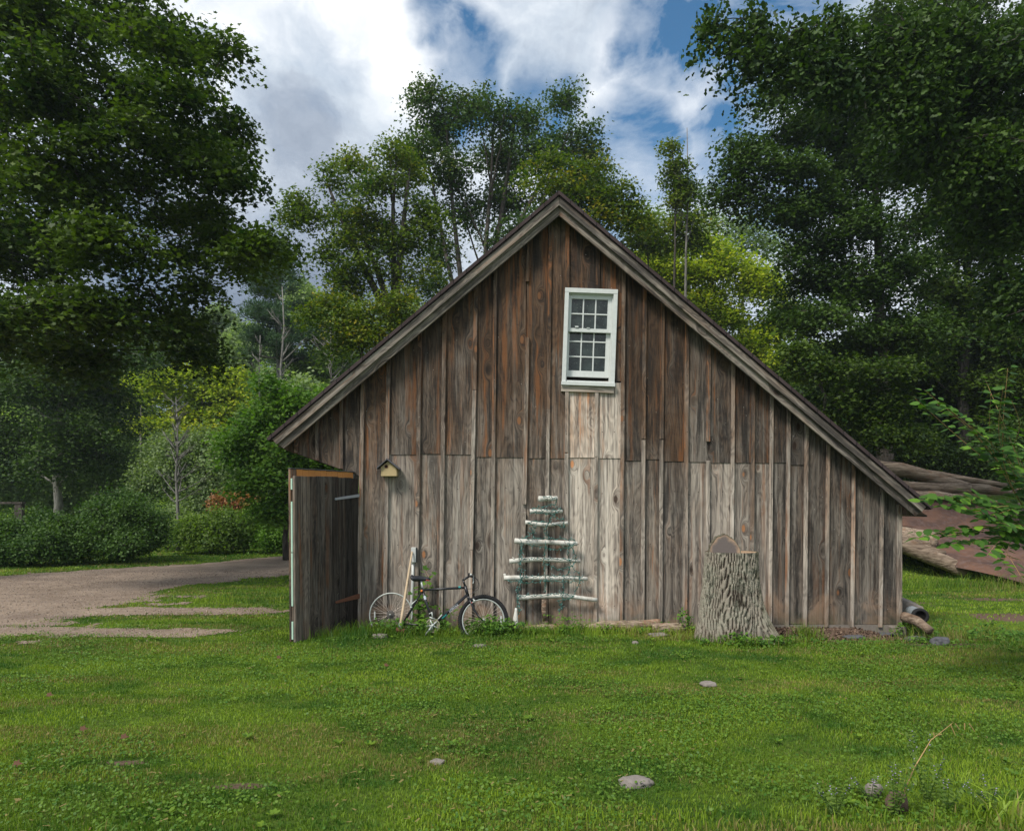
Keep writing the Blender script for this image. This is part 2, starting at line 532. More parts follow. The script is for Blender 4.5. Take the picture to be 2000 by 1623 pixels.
M['galv'] = simple('galvanised_steel', (0.46, 0.50, 0.55), 0.45, 0.5, 0.2, 12, 0.15)
M['pvc'] = simple('pvc_plastic', (0.56, 0.57, 0.55), 0.5, 0, 0.12, 20, 0.1)
M['handle'] = simple('ash_handle', (0.50, 0.38, 0.25), 0.65, 0, 0.25, 35, 0.2)
M['rust'] = simple('rusty_iron', (0.17, 0.075, 0.045), 0.9, 0.1, 0.45, 40, 0.6, 0.2)
M['foam'] = simple('green_foam', (0.44, 0.62, 0.50), 0.8, 0, 0.12, 30, 0.2, 0.2)
M['orange_wood'] = wood_mat('inner_boards', 'Z', tone=1.0)
M['wire'] = simple('light_wire', (0.030, 0.13, 0.11), 0.5, 0, 0.3, 50, 0.0)
M['bulb'] = simple('bulb_glass', (0.20, 0.33, 0.33), 0.2, 0, 0.5, 30, 0.0, 0.6)
M['red'] = simple('red_plastic', (0.65, 0.07, 0.05), 0.4, 0, 0.1, 50, 0.0)
M['orange'] = simple('orange_plastic', (0.75, 0.20, 0.05), 0.4, 0, 0.1, 50, 0.0)
M['teal'] = simple('teal_decal', (0.03, 0.28, 0.27), 0.4, 0, 0.1, 50, 0.0)
M['decal'] = simple('white_decal', (0.55, 0.60, 0.66), 0.4, 0, 0.1, 50, 0.0)
M['yellow_fl'] = simple('yellow_petals', (0.75, 0.48, 0.02), 0.6, 0, 0.1, 50, 0.0)
M['violet'] = simple('violet_petals', (0.36, 0.30, 0.48), 0.6, 0, 0.2, 50, 0.0)
M['straw'] = simple('dry_straw', (0.40, 0.25, 0.11), 0.7, 0, 0.25, 40, 0.1)
M['dead_leaf'] = simple('dead_leaf', (0.10, 0.045, 0.022), 0.8, 0, 0.3, 60, 0.2)
M['inside'] = simple('dark_interior', (0.012, 0.011, 0.010), 0.95, 0, 0.3, 8, 0.0, 0.1)


def mk_special():
    # roof shingles
    m, g = new_mat('roof_shingles')
    tc = g.n('ShaderNodeTexCoord').outputs['Object']
    n = g.noise(tc, 14, 5); br = g.n('ShaderNodeTexBrick', ins={'Vector': tc, 'Scale': 3.0, 'Color1': (0.05, 0.034, 0.034, 1), 'Color2': (0.075, 0.055, 0.055, 1), 'Mortar': (0.015, 0.012, 0.012, 1)})
    finish(g, g.mix(g.mr(n, .3, .7, 0, .5), br.outputs[0], (0.03, 0.022, 0.022)), 0.9, n, 0.5, 0.01, spec=0.2)
    M['roof'] = m
    # window glass: dusty, reflecting the trees opposite
    m, g = new_mat('window_glass')
    tc = g.n('ShaderNodeTexCoord').outputs['Object']
    v = g.vor(tc, 45)
    sp = g.mr(v.outputs['Distance'], 0.10, 0.20, 1.0, 0.0, True)
    on = g.m('GREATER_THAN', g.sep(v.outputs['Color'])[0], 0.62)
    sp = g.m('MULTIPLY', sp, on)
    n = g.noise(tc, 9, 4)
    c = g.mix(g.mr(n, .4, .7), (0.010, 0.016, 0.014), (0.035, 0.05, 0.045))
    c = g.mix(g.m('MULTIPLY', sp, 0.55), c, (0.35, 0.38, 0.33))
    finish(g, c, g.mr(sp, 0, 1, 0.08, 0.6), g.noise(tc, 3, 2), 0.02, 0.02, spec=0.5)
    M['glass'] = m
    # birch
    m, g = new_mat('birch_bark')
    tc = g.n('ShaderNodeTexCoord').outputs['Object']
    v = g.noise(g.vm('MULTIPLY', tc, (40, 12, 12)), 1.0, 4, 0.6)
    n = g.noise(tc, 9, 4)
    c = g.mix(g.mr(n, .35, .65), (0.46, 0.44, 0.39), (0.68, 0.67, 0.62))
    c = g.mix(g.mr(v, 0.64, 0.70, 0, .85), c, (0.07, 0.06, 0.05))
    c = g.mix(g.mr(g.noise(tc, 22, 3), 0.62, 0.70, 0, .6), c, (0.33, 0.20, 0.12))
    finish(g, c, 0.75, v, 0.2, 0.004)
    M['birch'] = m
    # stump bark
    m, g = new_mat('stump_bark')
    tc = g.n('ShaderNodeTexCoord').outputs['Object']
    at = g.n('ShaderNodeAttribute', attribute_name='tint')
    r, h, b = g.sep(at.outputs['Vector'])
    n = g.noise(g.vm('MULTIPLY', tc, (70, 70, 22)), 1.0, 6, 0.7)
    n2 = g.noise(tc, 5, 4)
    n3 = g.noise(tc, 60, 4, .7)
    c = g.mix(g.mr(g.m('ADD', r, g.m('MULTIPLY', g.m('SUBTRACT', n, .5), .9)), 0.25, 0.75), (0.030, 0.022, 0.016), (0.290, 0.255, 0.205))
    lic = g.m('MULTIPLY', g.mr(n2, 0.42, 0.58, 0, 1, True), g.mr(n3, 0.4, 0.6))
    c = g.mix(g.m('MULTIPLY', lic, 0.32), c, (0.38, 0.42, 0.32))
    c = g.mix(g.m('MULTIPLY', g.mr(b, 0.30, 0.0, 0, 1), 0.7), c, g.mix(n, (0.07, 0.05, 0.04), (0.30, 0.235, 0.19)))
    moss = g.m('MULTIPLY', h, g.mr(n3, .4, .55, .2, 1))
    c = g.mix(g.m('MULTIPLY', moss, 0.55), c, (0.10, 0.105, 0.028))
    finish(g, c, 0.95, g.m('ADD', n, n3), 0.9, 0.012, spec=0.15)
    M['stump'] = m
    # cut face
    m, g = new_mat('cut_wood')
    tc = g.n('ShaderNodeTexCoord').outputs['Object']
    at = g.n('ShaderNodeAttribute', attribute_name='tint')
    r, h, b = g.sep(at.outputs['Vector'])
    n = g.noise(tc, 8, 5)
    n2 = g.noise(g.vm('MULTIPLY', tc, (60, 60, 200)), 1, 3)
    t = g.m('ADD', r, g.m('MULTIPLY', g.m('SUBTRACT', n, 0.5), 0.7))
    c = g.mix(g.mr(t, 0.70, 1.05, 0, 1, True), (0.125, 0.105, 0.095), (0.34, 0.235, 0.155))
    c = g.mix(g.m('MULTIPLY', g.mr(n2, .5, .7), .3), c, (0.08, 0.06, 0.05))
    finish(g, c, 0.9, n2, 0.4, 0.004, spec=0.15)
    M['cut'] = m
    # old barkless log
    m, g = new_mat('bare_log')
    tc = g.n('ShaderNodeTexCoord').outputs['Object']
    n = g.noise(g.vm('MULTIPLY', tc, (3, 14, 26)), 1.0, 6, 0.65, 0.4)
    n2 = g.noise(tc, 2.4, 4)
    c = g.mix(g.mr(n, 0.34, 0.66), (0.075, 0.050, 0.036), (0.33, 0.255, 0.19))
    c = g.mix(g.mr(n2, 0.52, 0.66, 0, 0.65), c, (0.15, 0.085, 0.05))
    finish(g, c, 0.9, n, 0.8, 0.02, spec=0.15)
    M['log'] = m
    # rotten wood
    m, g = new_mat('rotten_wood')
    tc = g.n('ShaderNodeTexCoord').outputs['Object']
    n = g.noise(g.vm('MULTIPLY', tc, (7, 40, 60)), 1.0, 6, 0.7, 0.5)
    n2 = g.noise(tc, 5, 4)
    c = g.mix(g.mr(n, 0.36, 0.62), (0.07, 0.045, 0.032), (0.46, 0.36, 0.27))
    c = g.mix(g.mr(n2, 0.56, 0.66, 0, 0.6), c, (0.30, 0.14, 0.07))
    finish(g, c, 0.95, n, 1.0, 0.02, spec=0.15)
    M['rotten'] = m
    # rusty sheet
    m, g = new_mat('rusty_sheet')
    tc = g.n('ShaderNodeTexCoord').outputs['Object']
    n = g.noise(g.vm('MULTIPLY', tc, (1, 1, 3)), 1.6, 7, 0.65, 0.6)
    n2 = g.noise(tc, 12, 5)
    c = g.mix(g.mr(n, 0.35, 0.65), (0.070, 0.043, 0.036), (0.165, 0.085, 0.055))
    c = g.mix(g.mr(n2, 0.5, 0.75, 0, .5), c, (0.17, 0.13, 0.125))
    finish(g, c, 0.7, n, 0.25, 0.02, metal=0.15, spec=0.3)
    M['sheet'] = m
    # gravel
    m, g = new_mat('gravel_track')
    tc = g.n('ShaderNodeTexCoord').outputs['Object']
    v = g.vor(tc, 42); n = g.noise(tc, 1.1, 5, .6); n2 = g.noise(tc, 60, 4, .7); n4 = g.noise(g.vm('MULTIPLY', tc, (0.35, 2.2, 1)), 1.0, 5, .6)
    c = g.mix(g.mr(n, .35, .65), (0.185, 0.130, 0.086), (0.335, 0.250, 0.178))
    c = g.mix(g.mr(n4, .5, .68, 0, .6), c, (0.12, 0.078, 0.058))
    c = g.mix(g.m('MULTIPLY', g.sep(v.outputs['Color'])[0], 0.45), c, g.mix(g.sep(v.outputs['Color'])[1], (0.11, 0.085, 0.075), (0.46, 0.41, 0.38)))
    c = g.mix(g.mr(n2, .55, .8, 0, .4), c, (0.09, 0.06, 0.05))
    finish(g, c, 0.95, g.m('ADD', v.outputs['Distance'], n2), 0.7, 0.02, spec=0.15)
    M['gravel'] = m
    # lawn soil / thatch under the blades
    m, g = new_mat('lawn_ground')
    tc = g.n('ShaderNodeTexCoord').outputs['Object']
    n = g.noise(g.vm('MULTIPLY', tc, (0.55, 1.0, 1)), 0.9, 6, .6); n2 = g.noise(tc, 26, 6, .75); n3 = g.noise(tc, 4.5, 4, .6)
    c = g.mix(g.mr(n, .35, .65), (0.050, 0.110, 0.012), (0.135, 0.215, 0.022))
    c = g.mix(g.mr(n3, .50, .70, 0, .55), c, (0.13, 0.15, 0.035))
    c = g.mix(g.mr(n2, .40, .62, .65, 0), c, (0.022, 0.032, 0.010))
    at = g.n('ShaderNodeAttribute', attribute_name='tint')
    soil = g.sep(at.outputs['Vector'])[0]
    sm = g.mr(g.m('ADD', soil, g.m('MULTIPLY', g.m('SUBTRACT', n3, .5), .8)), .42, .60, 0, 1, True)
    c = g.mix(sm, c, g.mix(n2, (0.055, 0.035, 0.025), (0.20, 0.135, 0.10)))
    finish(g, c, 0.95, n2, 0.8, 0.03, spec=0.1)
    M['lawn'] = m
    # grass blades
    m, g = new_mat('grass_blades')
    at = g.n('ShaderNodeAttribute', attribute_name='tint')
    r, h, b = g.sep(at.outputs['Vector'])
    c = g.mix(r, (0.050, 0.122, 0.012), (0.245, 0.350, 0.030))
    c = g.mix(g.mr(h, 0.5, 0.9, 0, .85), c, (0.27, 0.20, 0.085))
    c = g.mix(g.mr(h, 0.0, 0.4, .7, 0), c, (0.040, 0.125, 0.018))
    p = g.n('ShaderNodeBsdfPrincipled', ins={'Base Color': c, 'Roughness': 0.5, 'Specular IOR Level': 0.25})
    tr = g.n('ShaderNodeBsdfTranslucent', ins={'Color': g.mix(1.0, c, (1.4, 1.5, .7), 'MULTIPLY')})
    mx = g.n('ShaderNodeMixShader'); mx.inputs[0].default_value = .3
    g.t.links.new(p.outputs[0], mx.inputs[1]); g.t.links.new(tr.outputs[0], mx.inputs[2])
    o = g.n('ShaderNodeOutputMaterial'); g.t.links.new(mx.outputs[0], o.inputs[0])
    M['grass'] = m


mk_special()
exec_parts = []
#@@GROUND
# ------------------------------------------------------------------ ground
def track_mask(x, y):
    """1 on the gravel drive and its two wheel ruts (world metres)"""
    x = np.asarray(x, float); y = np.asarray(y, float)
    d = y+9.0
    n = (fbm(x*1.3, y*1.3, 21)-.5)*1.3+(fbm(x*5, y*5, 25)-.5)*1.1
    px = 1000+x*F/np.maximum(d, .5)
    # far and near edge of the drive in distance from the viewer's side, as a function of x
    far = np.interp(x, [-30, -16, -11.7, -9.0, -6.9, -3, 2, 9], [13.5, 14.8, 16.2, 18.6, 22.4, 26, 28, 29])
    near = np.interp(x, [-30, -14, -7.2, -6.8, -6.6, -5.2, -3, 2, 9], [4.0, 5.5, 8.0, 11.2, 13.2, 15.4, 18.5, 21, 23])
    w = 0.5
    a = sstep(0, w, far-d+n)*sstep(0, w, d-near+n)
    # two wheel ruts leading to the door
    fade = sstep(-2.9, -4.2, x+n*.9)*sstep(-12, -8, x)
    r1 = .93*sstep(.70, .15, np.abs(d-(10.35+.1*n+0.05*(x+5)))+.30*np.abs(n))
    r2 = .93*sstep(.58, .12, np.abs(d-(8.62+.1*n-0.04*(x+5)))+.25*np.abs(n))
    apron = sstep(-5.3, -6.8, x+n*1.2)*sstep(7.1, 7.9, d+n*.5)*sstep(13, 12, d)
    return np.clip(np.maximum(a, np.maximum(apron, np.maximum(r1, r2)*fade)), 0, 1)


def soil_mask(x, y):
    x = np.asarray(x, float); y = np.asarray(y, float)
    s = sstep(2.9, 3.6, x)*sstep(5.9, 5.2, x)*sstep(.75, .25, np.abs(y+.25))*0.95
    s = np.maximum(s, .55*sstep(.5, .1, np.abs(y+.1))*sstep(-2.1, -1.8, x)*sstep(5.2, 5, x))
    s = np.maximum(s, .95*sstep(8.6, 9.6, y)*sstep(4, 5, x))
    s = np.maximum(s, .25*sstep(24, 27, y))
    for cx, cy, rx, ry, k in [(7.2, .9, .9, .35, .75), (8.4, 2.6, 1.2, .35, .7), (6.4, 2.2, .9, .4, .6), (4.1, -4.7, 1.4, .12, .6), (5.8, -4.6, 1.1, .2, .75), (6.6, -2.7, .5, .15, .8),
                              (-1.55, -5.1, .25, .08, .8), (-2.4, -4.75, .18, .07, .8), (5.0, -1.1, .7, .14, .75), (.6, -3.4, .5, .08, .3)]:
        s = np.maximum(s, k*np.exp(-(((x-cx)/rx)**2+((y-cy)/ry)**2)))
    return s


def axis(a, b, fine0, fine1, df, grow):
    xs = list(np.arange(fine0, fine1+1e-6, df))
    st = df; v = fine0
    left = []
    while v > a:
        st *= grow; v -= st; left.append(v)
    st = df; v = xs[-1]; right = []
    while v < b:
        st *= grow; v += st; right.append(v)
    return np.array(left[::-1]+xs+right)


def grid_mesh(name, xs, ys, zf, mat, colf=None):
    X, Y = np.meshgrid(xs, ys)
    Z = zf(X, Y)
    V = np.stack([X.ravel(), Y.ravel(), Z.ravel()], 1)
    ny, nx = X.shape
    i = np.arange(ny-1)[:, None]*nx+np.arange(nx-1)[None]
    Q = np.stack([i, i+1, i+nx+1, i+nx], -1).reshape(-1, 4)
    col = None
    if colf is not None:
        c = colf(X.ravel(), Y.ravel()); col = np.stack([c, c, c], 1)
    return fast_mesh(name, V, Q, np.full(len(Q), 4), mat, col, True)


xs = axis(-420, 420, -10, 12, .09, 1.10)
ys = axis(-60, 600, -7, 10, .09, 1.09)
g_ = link('ground', grid_mesh('ground', xs, ys, ground_h, M['lawn'], soil_mask))
tag(g_, kind='structure')

# gravel drive as its own sheet
xs = np.arange(-26, 8, .09); ys = np.arange(-5.5, 21, .09)
X, Y = np.meshgrid(xs, ys)
K = track_mask(X, Y)
Z = ground_h(X, Y)+.006+.012*K*0
ny, nx = X.shape
keep = (K[:-1, :-1]+K[1:, :-1]+K[:-1, 1:]+K[1:, 1:])/4 > .45
i = (np.arange(ny-1)[:, None]*nx+np.arange(nx-1)[None])[keep]
Q = np.stack([i, i+1, i+nx+1, i+nx], -1)
used, inv = np.unique(Q.ravel(), return_inverse=True)
V = np.stack([X.ravel(), Y.ravel(), Z.ravel()], 1)[used]
o = link('gravel_driveway', fast_mesh('gravel_driveway', V, inv, np.full(len(Q), 4), M['gravel'], None, True))
tag(o, kind='structure')


def blades(n, x, y, hgt, wid, name, tint_shift=0.0, lean=.5, brown=0.0):
    z = ground_h(x, y)
    ang = rng.uniform(0, 2*np.pi, n)
    la = rng.uniform(0, 2*np.pi, n)
    ln = rng.uniform(.05, lean, n)*hgt
    ux, uy = np.cos(ang)*wid/2, np.sin(ang)*wid/2
    dx, dy = np.cos(la)*ln, np.sin(la)*ln
    V = np.zeros((n, 5, 3))
    V[:, 0] = np.stack([x-ux, y-uy, z-.01], 1)
    V[:, 1] = np.stack([x+ux, y+uy, z-.01], 1)
    V[:, 2] = np.stack([x+ux*.8+dx*.35, y+uy*.8+dy*.35, z+hgt*.55], 1)
    V[:, 3] = np.stack([x-ux*.8+dx*.35, y-uy*.8+dy*.35, z+hgt*.55], 1)
    V[:, 4] = np.stack([x+dx, y+dy, z+hgt*(1-.3*ln/hgt)], 1)
    b = np.arange(n)[:, None]*5
    Q = b+np.array([0, 1, 2, 3, 3, 2, 4])
    sizes = np.tile([4, 3], n)
    patch = fbm(x*.55+3, y*1.1, 41, 4)
    fine = fbm(x*2.6, y*4.2, 47, 3)
    r = np.clip((patch-.5)*1.7+.5+(fine-.5)*1.1+rng.normal(0, .16, n)+tint_shift, 0, 1)
    band = fbm(x*.5, y*2.6, 53, 4)
    h = np.clip(.42+(rng.uniform(0, 1, n) < .04+brown+.75*sstep(.53, .64, band))*rng.uniform(.1, .6, n)-.35*sstep(.42, .30, fine), 0, 1)
    col = np.repeat(np.stack([r, h, r], 1), 5, 0)
    return V.reshape(-1, 3), Q.ravel(), sizes, col


def merge(parts):
    Vs, Qs, Ss, Cs = [], [], [], []; off = 0
    for V, Q, s, c in parts:
        Vs.append(V); Qs.append(np.asarray(Q).ravel()+off); Ss.append(s); Cs.append(c); off += len(V)
    return np.concatenate(Vs), np.concatenate(Qs), np.concatenate(Ss), np.concatenate(Cs)


def pebbles():
    n = 15000
    d = np.sqrt(rng.uniform(7.5**2, 17**2, n)); x = rng.uniform(-.82, -.30, n)*d; y = d-9
    k = rng.uniform(0, 1, n) < track_mask(x, y)*.9+.01
    x, y = x[k], y[k]; n = len(x)
    r = rng.uniform(.005, .015, n)*rng.uniform(.6, 1.3, n)
    o6 = np.array([(1, 0, 0), (0, 1, 0), (-1, 0, 0), (0, -1, 0), (0, 0, .7), (0, 0, -.6)], float)
    V = np.stack([x, y, ground_h(x, y)+.008], 1)[:, None]+o6[None]*r[:, None, None]*rng.uniform(.6, 1.3, (n, 6, 1))
    f = np.array([0, 1, 4, 1, 2, 4, 2, 3, 4, 3, 0, 4, 1, 0, 5, 2, 1, 5, 3, 2, 5, 0, 3, 5])
    Q = (np.arange(n)[:, None]*6+f).ravel()
    c = np.repeat(rng.uniform(0, 1, n), 6)
    o = link('gravel', fast_mesh('gravel', V.reshape(-1, 3), Q, np.full(n*8, 3), M['pebble'], np.stack([c]*3, 1)))
    tag(o, 'loose grey brown stones strewn over the dirt drive', 'gravel', kind='stuff')


m, g = new_mat('pebble'); at = g.n('ShaderNodeAttribute', attribute_name='tint'); finish(g, g.mix(g.sep(at.outputs['Vector'])[0], (0.085, 0.065, 0.052), (0.46, 0.37, 0.29)), .9, spec=.1); M['pebble'] = m
pebbles()


def free_of_barn(x, y):
    return ~((x > -2.02) & (x < 5.14) & (y > -.03) & (y < 8.2))


def scatter_lawn(d0, d1, dens, xlim=.86):
    area = (d1*d1-d0*d0)*xlim
    n = int(area*dens)
    d = np.sqrt(rng.uniform(d0*d0, d1*d1, n))
    x = rng.uniform(-xlim, xlim, n)*d
    y = d-9
    k = (rng.uniform(0, 1, n) > sstep(8.4, 9.4, y)*sstep(4, 5, x)*.97) & (rng.uniform(0, 1, n) > track_mask(x, y)*1.15-.03) & free_of_barn(x, y) & (rng.uniform(0, 1, n) > soil_mask(x, y)*1.1)
    # little hummocks: thin in places
    k &= rng.uniform(0, 1, n) < .55+.9*fbm(x*3, y*3, 61, 2)
    return x[k], y[k]


def small_leaves(x, y, zoff, size, kind=6, up=.35, tint=None, hue=None):
    """flat round leaves near the ground (clover, plantain)"""
    n = len(x)
    z = ground_h(x, y)+zoff
    N = np.stack([rng.normal(0, up, n), rng.normal(0, up, n)-.15, np.ones(n)], 1)
    N /= np.linalg.norm(N, axis=1)[:, None]
    a = rng.uniform(0, 2*np.pi, n)
    T = np.stack([np.cos(a), np.sin(a), np.zeros(n)], 1)
    T -= N*(T*N).sum(1)[:, None]; T /= np.linalg.norm(T, axis=1)[:, None]
    B = np.cross(N, T)
    an = np.arange(kind)*2*np.pi/kind
    V = (np.stack([x, y, z], 1)[:, None]+size[:, None, None]*(np.cos(an)[None, :, None]*T[:, None]+.8*np.sin(an)[None, :, None]*B[:, None]))
    Q = np.arange(n*kind)
    if tint is None: tint = np.clip(rng.normal(.5, .25, n), 0, 1)
    if hue is None: hue = np.full(n, .3)
    col = np.repeat(np.stack([tint, hue, tint], 1), kind, 0)
    return V.reshape(-1, 3), Q, np.full(n, kind), col


parts = []
for d0, d1, dens, h0, h1, w in [(3.0, 5.0, 6800, .030, .060, .0052), (5.0, 7.2, 4300, .030, .060, .0066), (7.2, 9.6, 2600, .032, .065, .0088), (9.6, 14, 900, .035, .075, .015), (14, 22, 300, .04, .09, .03), (22, 34, 110, .05, .12, .05)]:
    x, y = scatter_lawn(d0, d1, dens)
    n = len(x)
    hh = .52*rng.uniform(h0, h1, n)*(.6+.9*fbm(x*1.7, y*1.7, 71, 3))
    parts.append(blades(n, x, y, hh, np.full(n, w)*rng.uniform(.7, 1.2, n), 'g', lean=.9))
# clover and plantain patches in the lawn
x, y = scatter_lawn(3.0, 9.0, 1500)
k = fbm(x*1.1+9, y*1.7, 83, 3)+rng.normal(0, .05, len(x)) > .54
x, y = x[k], y[k]
parts.append(small_leaves(x, y, rng.uniform(.02, .045, len(x)), rng.uniform(.006, .0115, len(x)), 6, .45, None, np.full(len(x), .12)))
# broad leaved rosettes (plantain, dandelion) and dead bits lying in the lawn
x, y = scatter_lawn(3.0, 9.5, 3)
nr = len(x); ii = np.repeat(np.arange(nr), 7); a = rng.uniform(0, 6.28, len(ii)); L = rng.uniform(.015, .035, nr)[ii]
cx = x[ii]+np.cos(a)*L*.6; cy = y[ii]+np.sin(a)*L*.6
n = len(ii); N = np.stack([rng.normal(0, .2, n)-np.cos(a)*.4, rng.normal(0, .2, n)-np.sin(a)*.4, np.ones(n)], 1); N /= np.linalg.norm(N, axis=1)[:, None]
Td = np.stack([np.cos(a), np.sin(a), np.full(n, .3)], 1); Td -= N*(Td*N).sum(1)[:, None]; Td /= np.linalg.norm(Td, axis=1)[:, None]; Bd = np.cross(N, Td)
tmpl = np.array([(0, -.5), (.28, -.1), (.24, .35), (0, .6), (-.24, .35), (-.28, -.1)])
V = np.stack([cx, cy, ground_h(cx, cy)+.03], 1)[:, None]+L[:, None, None]*1.3*(tmpl[None, :, :1]*Bd[:, None]+tmpl[None, :, 1:]*Td[:, None])
c = np.clip(rng.normal(.55, .25, n), 0, 1); parts.append((V.reshape(-1, 3), np.arange(n*6), np.full(n, 6), np.repeat(np.stack([c, np.full(n, .25), c], 1), 6, 0)))
x, y = scatter_lawn(3.0, 9.0, 50)
k = fbm(x*.9+4, y*2.0, 91, 3) > .50; x, y = x[k], y[k]; n = len(x)
a = rng.uniform(0, 6.28, n); L = rng.uniform(.006, .020, n); w = rng.uniform(.0015, .007, n)
dx, dy = np.cos(a)*L, np.sin(a)*L; ox, oy = -np.sin(a)*w, np.cos(a)*w; z = ground_h(x, y)+rng.uniform(.02, .045, n)
V = np.stack([np.stack([x-dx-ox, y-dy-oy, z], 1), np.stack([x+dx-ox, y+dy-oy, z+.004], 1), np.stack([x+dx+ox, y+dy+oy, z+.006], 1), np.stack([x-dx+ox, y-dy+oy, z], 1)], 1)
parts.append((V.reshape(-1, 3), np.arange(n*4), np.full(n, 4), np.repeat(np.stack([rng.uniform(0, 1, n), np.full(n, .95), np.zeros(n)], 1), 4, 0)))
# taller unmown fringe along the lower frame edge and round the stump and wall foot
def fringe(n, cx, cy, sx, sy, h0, h1, w=.006, lean=.9):
    x = rng.normal(cx, sx, n); y = rng.normal(cy, sy, n)
    k = free_of_barn(x, y)
    x, y = x[k], y[k]
    return blades(len(x), x, y, rng.uniform(h0, h1, len(x)), np.full(len(x), w), 'f', lean=lean, tint_shift=.12)


x = rng.uniform(.1, 2.6, 900); y = -9+rng.uniform(3.0, 3.55, 900)
parts.append(blades(900, x, y, rng.uniform(.03, .09, 900), np.full(900, .007), 'f', lean=.6, brown=.12))
x = rng.uniform(-3.0, 3.2, 1200); y = -9+rng.uniform(2.9, 3.4, 1200)
parts.append(blades(1200, x, y, rng.uniform(.03, .08, 1200), np.full(1200, .007), 'f', lean=.7, brown=.1))
for cx, cy, sx, sy, n, h0, h1 in [(-1.75, -.55, .28, .12, 500, .08, .24), (-2.1, -.75, .25, .15, 350, .06, .2), (-1.3, -.6, .3, .1, 300, .06, .2), (-.6, -.55, .5, .12, 500, .05, .16),
                                  (.6, -.45, .6, .12, 700, .06, .2), (1.5, -.5, .5, .15, 600, .06, .18), (2.25, -.75, .25, .15, 300, .06, .18), (2.7, -1.1, .22, .1, 400, .06, .16), (3.4, -1.05, .2, .1, 200, .05, .12),
                                  (3.72, -.45, .10, .06, 260, .12, .28), (4.5, -.75, .5, .12, 500, .05, .14), (5.4, -.5, .3, .25, 500, .08, .25), (6.0, -.4, .5, .3, 400, .05, .16),
                                  (7.6, 4.6, 1.2, .4, 900, .1, .3), (9.6, 4.4, 1.2, .5, 900, .1, .35), (5.9, 6.0, .4, .5, 500, .15, .4), (-4.2, 2.5, .8, .2, 500, .06, .2)]:
    parts.append(fringe(n, cx, cy, sx, sy, h0, h1))
V, Q, s_, c_ = merge(parts)
o = link('grass', fast_mesh('grass', V, Q, s_, M['grass'], c_))
tag(o, 'short mown green lawn with clover and dry brownish bands', 'grass', kind='stuff')
#@@FOLIAGE
# ------------------------------------------------------------------ foliage
LEAFS = {
    'maple': (np.array([(0, 0), (.42, -.05), (.36, .22), (.62, .52), (.26, .52), (0, 1.0), (-.26, .52), (-.62, .52), (-.36, .22), (-.42, -.05)]), .12),
    'oak': (np.array([(0, 0), (.22, .3), (.13, .45), (.30, .7), (0, 1.0), (-.30, .7), (-.13, .45), (-.22, .3)]), .08),
    'quad': (np.array([(0, 0), (.34, .45), (0, 1.0), (-.34, .45)]), .10),
    'oval': (np.array([(0, 0), (.24, .22), (.28, .5), (.15, .8), (0, 1.0), (-.15, .8), (-.28, .5), (-.24, .22)]), .05),
    'lobe': (np.array([(0, 0), (.46, .30), (.20, .48), (0, 1.0), (-.20, .48), (-.46, .30)]), .10),
    'broad': (np.array([(0, 0), (.26, .16), (.36, .42), (.24, .75), (0, 1.0), (-.24, .75), (-.36, .42), (-.26, .16)]), .06),
    'needle': (np.array([(0, 0), (.10, .5), (0, 1.0), (-.10, .5)]), .02),
}


def leaf_cloud(C, N, T, size, shape, r, h):
    """C centres, N normals, T tip directions"""
    pts, fold = LEAFS[shape]
    k = len(pts); n = len(C)
    N = N/np.linalg.norm(N, axis=1)[:, None]
    T = T-N*(T*N).sum(1)[:, None]; T /= (np.linalg.norm(T, axis=1)[:, None]+1e-9)
    B = np.cross(N, T)
    V = C[:, None]+size[:, None, None]*(pts[None, :, 0:1]*B[:, None]+(pts[None, :, 1:2]-.4)*T[:, None]+fold*np.abs(pts[None, :, 0:1])*3*.5*N[:, None]-.12*(pts[None, :, 1:2]**2)*N[:, None])
    Q = np.arange(n*k)
    col = np.repeat(np.stack([r, h, h], 1), k, 0)
    return V.reshape(-1, 3), Q, np.full(n, k), col


def unit_ball(n, shell=0.0):
    v = rng.normal(0, 1, (n, 3)); v /= np.linalg.norm(v, axis=1)[:, None]
    return v*(rng.uniform(shell**3, 1, n)**(1/3))[:, None]


def tubes_np(A, Bm, Bp, r0, r1, seg=4):
    """many 3-point tubes at once: A start, Bm mid, Bp end"""
    n = len(A)
    P3 = np.stack([A, Bm, Bp], 1)
    rad = np.stack([r0, (r0+r1)/2, r1], 1)
    t = Bp-A; t /= (np.linalg.norm(t, axis=1)[:, None]+1e-9)
    ref = np.where(np.abs(t[:, 2:3]) > .9, np.array([[1., 0, 0]]), np.array([[0, 0, 1.]]))
    u = np.cross(t, ref); u /= (np.linalg.norm(u, axis=1)[:, None]+1e-9); w = np.cross(t, u)
    a = np.arange(seg)*2*np.pi/seg
    ring = np.cos(a)[None, :, None]*u[:, None]+np.sin(a)[None, :, None]*w[:, None]
    V = P3[:, :, None]+rad[:, :, None, None]*ring[:, None]
    V = V.reshape(-1, 3)
    b = (np.arange(n)*3*seg)[:, None]
    q = []
    for lv in range(2):
        for k in range(seg):
            q += [lv*seg+k, lv*seg+(k+1) % seg, (lv+1)*seg+(k+1) % seg, (lv+1)*seg+k]
    Q = (b+np.array(q)).ravel()
    return V, Q, np.full(n*2*seg, 4), np.full((len(V), 3), .5)


def bez(a, b, c, n=6):
    t = np.linspace(0, 1, n)[:, None]
    return (1-t)**2*a+2*t*(1-t)*b+t*t*c


